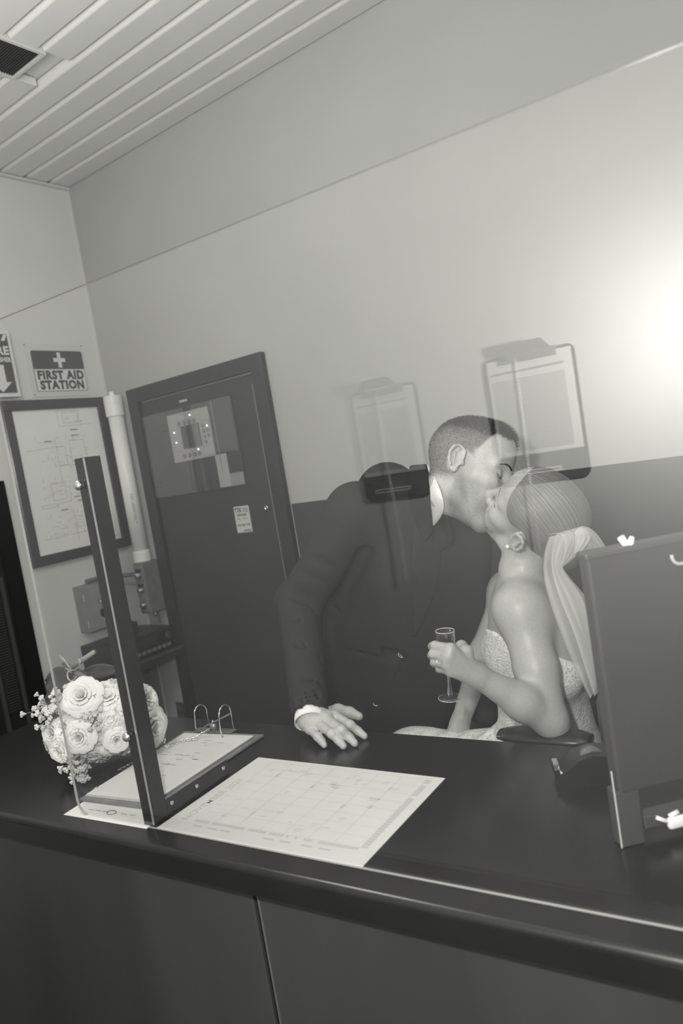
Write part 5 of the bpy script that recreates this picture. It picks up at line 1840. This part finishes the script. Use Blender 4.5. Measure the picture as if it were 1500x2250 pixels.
for k in range(5):
    a = 2 * math.pi * k / 5
    e = (sx + .27 * math.cos(a), sy + .27 * math.sin(a))
    MB().tube([(sx, sy, .10), (e[0], e[1], .065)], [.025, .016], 8).build('base_leg', chb, oc, True)
    MB().sphere((e[0], e[1], .03), .03, 12, 8).build('castor', chb, oc, True)
# ------------------------------------------------------------------ bridal bouquet lying on the worktop
bq = thing('bouquet', 'round white rose and waxflower bouquet lying on the worktop behind the bracket', 'bouquet')
BC = np.array(onplane(226, 1585, 2, CT + .090))
br_ = random.Random(11)
petal_m = mat('petal_white', .80, .6, .25, .05, 30)
petal_c = mat('petal_cream', .72, .6, .25, .06, 30)
leaf_m = mat('leaf_dark', .085, .4, .4, .25, 20, .1, 60)
stem_m = mat('stem_green', .22, .5, .4, .15, 40)
ribbon_m = mat('ribbon_grey', .40, .3, .6)

def petal(mb, R, h, width, a, open_, curl, z0, n=4, m=4, rr=None):
    """one cupped petal round the local z axis"""
    vs = []
    for i in range(m + 1):
        v = i / m
        for k in range(n + 1):
            u = (k / n - .5) * 2
            wd_ = width * (math.sin(math.pi * (.22 + .62 * v)) ** .8)
            th_ = a + u * wd_
            rad = R * (.25 + .75 * v ** .7) + open_ * v * v
            z = z0 + h * v - curl * max(0, v - .6) ** 2 * 6 - .10 * h * u * u * v
            if rr: z += rr.uniform(-.05, .05) * h * v; rad += rr.uniform(-.06, .06) * R * v
            vs.append((rad * math.cos(th_), rad * math.sin(th_), z))
    fs = [(i * (n + 1) + k, i * (n + 1) + k + 1, (i + 1) * (n + 1) + k + 1, (i + 1) * (n + 1) + k) for i in range(m) for k in range(n)]
    mb.add(vs, fs)
def rose_mesh(seed, ruffle=False):
    r_ = random.Random(seed); b = MB()
    layers = ((3, .006, .026, 1.1, .000), (4, .011, .028, .95, .003), (5, .017, .028, .85, .007), (5, .024, .026, .85, .013), (6, .030, .021, .75, .020)) if not ruffle else \
             ((5, .008, .026, .8, .004), (7, .015, .027, .6, .007), (9, .021, .025, .5, .011), (10, .027, .020, .45, .016), (10, .032, .014, .45, .020))
    for li, (n, R, h, w, op) in enumerate(layers):
        for k in range(n):
            petal(b, R, h, w, 2 * math.pi * (k + .37 * li) / n + r_.uniform(-.12, .12), op * .5, .006 + .005 * li * .5, -.004 * li * .3, 4, 4, r_ if ruffle else (r_ if li > 1 else None))
    me = bpy.data.meshes.new('rose'); me.from_pydata(b.v, [], b.f); me.update()
    me.polygons.foreach_set('use_smooth', [True] * len(me.polygons))
    return me
roses = [rose_mesh(1), rose_mesh(2), rose_mesh(3, True), rose_mesh(4, True)]
for i, me in enumerate(roses): me.materials.append(petal_m if i != 1 else petal_c)
def place(me, name, pos, nrm, sc, spin, parent, m=None):
    o = obj(name, me, m, parent)
    q = V(nrm).to_track_quat('Z', 'Y')
    o.rotation_mode = 'QUATERNION'
    o.rotation_quaternion = q @ Quaternion((0, 0, 1), spin)
    o.location = V(pos); o.scale = (sc, sc, sc)
    return o
face = np.array([.80, -.52, .28]); face /= np.linalg.norm(face)       # the flowers look towards the camera
ex_ = np.cross([0, 0, 1.], face); ex_ /= np.linalg.norm(ex_); ez_ = np.cross(face, ex_)
RB = .112
N = 84
for i in range(N):
    # spread over a bit more than the front half of a ball
    t = (i + .5) / N
    ct = 1 - 1.30 * t
    st = math.sqrt(max(0, 1 - ct * ct)); ph = i * 2.39996
    d = face * ct + (ex_ * math.cos(ph) + ez_ * math.sin(ph)) * st
    R_ = RB * br_.uniform(.92, 1.05)
    pos = BC + (face * ct * .95 + ex_ * math.cos(ph) * st * 1.10 + ez_ * math.sin(ph) * st * .80) * R_ - d * .018
    pos[2] = max(pos[2], CT + .024)
    k = br_.choice([0, 1, 2, 3, 3, 2, 3, 2])
    sc = br_.uniform(.62, .86) * (.9 if k < 2 else 1.12)
    pos[2] = max(pos[2], CT + .038 * sc)
    place(roses[k], 'rose', pos, d + np.array([br_.uniform(-.2, .2) for _ in range(3)]), sc, br_.uniform(0, 6.28), bq)
# feature roses seen in the photograph
def pix_on_ball(px, py, R_):
    r = ray(px, py); oc_ = O - BC
    b_ = r @ oc_; c_ = oc_ @ oc_ - R_ * R_; dsc = b_ * b_ - c_
    t = -b_ - math.sqrt(dsc) if dsc > 0 else -b_
    p = O + r * t
    d = (p - BC) / np.linalg.norm(p - BC)
    return p, d
for px, py, sc, k in ((178, 1528, 1.12, 0), (258, 1628, .70, 0), (335, 1600, 1.30, 1), (172, 1622, .90, 0), (325, 1535, .95, 2), (112, 1612, .80, 1), (128, 1652, .75, 0)):
    p, d = pix_on_ball(px, py, RB + .004)
    p = p - d * .006
    p[2] = max(p[2], CT + .040 * sc)
    place(roses[k], 'rose', p, d * .8 - ray(px, py) * .5, sc, br_.uniform(0, 6), bq)
# filler core so that no gaps show
core = [('u', El(BC, (RB * .86, RB * .80, RB * .66), np.stack([ex_, face, ez_], 1)), .01)]
organic('flower_core', core, [(BC - .11, BC + .11, .008)], mat('core_pale', .60, .8, .1, .2, 90, .4, 120), bq, None, 1)
# waxflower sprigs: stems with clusters of tiny five-petalled buds
bud = MB()
for k in range(5):
    a = 2 * math.pi * k / 5
    bud.sphere((.0030 * math.cos(a), .0030 * math.sin(a), .0035), .0023, 6, 4)
bud.lathe([(.0008, -.003), (.0028, .001), (.0034, .004), (.0022, .0045)], 8)
budm = bpy.data.meshes.new('waxflower'); budm.from_pydata(bud.v, [], bud.f); budm.update()
budm.polygons.foreach_set('use_smooth', [True] * len(budm.polygons)); budm.materials.append(mat('bud_white', .62, .5, .3, .1, 60))
def sprig(px, py, Rr, out, n, spread):
    p, d = pix_on_ball(px, py, Rr)
    p[2] = max(p[2], CT + .022)
    sp = MB()
    for i in range(n):
        off = np.array([br_.gauss(0, spread), br_.gauss(0, spread), br_.gauss(0, spread)])
        q = p + d * out + off
        q[2] = max(q[2], CT + .013)
        s0, s1 = p - d * .03, p - d * .005 + off * .3
        s0[2] = max(s0[2], CT + .006); s1[2] = max(s1[2], CT + .006)
        sp.tube([s0, s1, q], [.0010, .0008, .0006], 5)
        place(budm, 'waxflower', q, d + off * 25, br_.uniform(1.0, 1.6), 0, bq)
    sp.build('sprig_stem', stem_m, bq, True)
for a in ((98, 1552, .126, .004, 20, .013), (112, 1572, .122, .004, 16, .012), (205, 1582, .116, .016, 12, .010), (160, 1683, .124, .002, 18, .012), (180, 1690, .122, .002, 14, .012), (135, 1530, .12, .004, 8, .010), (345, 1662, .118, .004, 8, .010)):
    sprig(*a)
# leaves: dark magnolia-like leaves at the back, tied stems above
def big_leaf(p0, p1, w, bend, nrm, name='leaf', m=leaf_m):
    p0, p1 = np.array(p0), np.array(p1); ax = p1 - p0; L = np.linalg.norm(ax); ax /= L
    nr = np.array(nrm, float); nr -= nr @ ax * ax; nr /= np.linalg.norm(nr); sd = np.cross(ax, nr)
    vs = []; n, m2 = 10, 6
    for i in range(n + 1):
        t = i / n
        ww = w * (math.sin(math.pi * min(1, t * .96 + .02)) ** .75)
        for k in range(m2 + 1):
            u = k / m2 * 2 - 1
            vs.append(p0 + ax * L * t + sd * ww * u + nr * (bend * math.sin(math.pi * t) + .16 * w * abs(u)))
    fs = [(i * (m2 + 1) + k, i * (m2 + 1) + k + 1, (i + 1) * (m2 + 1) + k + 1, (i + 1) * (m2 + 1) + k) for i in range(n) for k in range(m2)]
    o = MB().add(vs, fs).build(name, m, bq, True)
    md = o.modifiers.new('thick', 'SOLIDIFY'); md.thickness = .0008
    tp = MB().tube([p0 + ax * L * t + nr * (bend * math.sin(math.pi * t) - .0006) for t in np.linspace(0, .97, 8)], [.0012 - .0008 * t for t in np.linspace(0, 1, 8)], 5).build('leaf_vein', stem_m, o, True)
tw2 = -ray(160, 1490)
def bp_(px, py, y): return PY(px, py, y)
big_leaf(bp_(176, 1500, 1.09), bp_(102, 1500, 1.07), .042, .010, tw2)
big_leaf(bp_(165, 1520, 1.07), bp_(98, 1545, 1.05), .026, .008, tw2)
big_leaf(bp_(165, 1470, 1.12), bp_(212, 1522, 1.10), .016, .004, tw2)
big_leaf(bp_(178, 1480, 1.13), bp_(262, 1470, 1.16), .020, .006, tw2)
big_leaf(bp_(190, 1500, 1.12), bp_(215, 1515, 1.08), .014, .004, tw2)
# bound stems
hub = bp_(158, 1478, 1.10)
core_p = BC + np.array([-.045, .055, .03])
for k in range(13):
    a = br_.uniform(0, 6.28); rr_ = br_.uniform(.002, .013)
    o_ = np.array([rr_ * math.cos(a), rr_ * math.sin(a) * .6, rr_ * math.sin(a)])
    end = hub + (hub - core_p) * br_.uniform(.12, .30) + o_ * 1.5
    MB().tube([core_p + o_ * 2.2, hub + o_, end], .0032, 7).build('stem', stem_m, bq, True)
e0, e1_ = bp_(152, 1470, 1.085), bp_(208, 1432, 1.115)
MB().tube([e0, e0 * .5 + e1_ * .5, e1_], [.0075, .007, .0065], 10).build('cut_stem', mat('cut_stem', .32, .5), bq, True)
# shiny ribbon loops
def rib(pts, w):
    pts = [np.array(p) for p in pts]; vs = []
    for i, p in enumerate(pts):
        t = pts[min(i + 1, len(pts) - 1)] - pts[max(i - 1, 0)]
        s_ = np.cross(t, ray(160, 1470)); s_ /= np.linalg.norm(s_)
        vs += [p + s_ * w, p - s_ * w]
    o = MB().add(vs, [(2 * i, 2 * i + 1, 2 * i + 3, 2 * i + 2) for i in range(len(pts) - 1)]).build('ribbon', ribbon_m, bq, True)
    md = o.modifiers.new('thick', 'SOLIDIFY'); md.thickness = .0008
    md = o.modifiers.new('sub', 'SUBSURF'); md.levels = 1; md.render_levels = 1
rib([bp_(160, 1478, 1.07), bp_(150, 1462, 1.06), bp_(138, 1446, 1.06), bp_(126, 1436, 1.06), bp_(130, 1446, 1.06), bp_(148, 1456, 1.06)], .0022)
rib([bp_(160, 1480, 1.07), bp_(150, 1472, 1.06), bp_(146, 1484, 1.055), bp_(152, 1498, 1.055), bp_(164, 1496, 1.055), bp_(168, 1484, 1.06)], .0032)
rib([bp_(140, 1466, 1.07), bp_(155, 1476, 1.06), bp_(172, 1470, 1.06), bp_(178, 1452, 1.06), bp_(170, 1445, 1.065)], .0024)
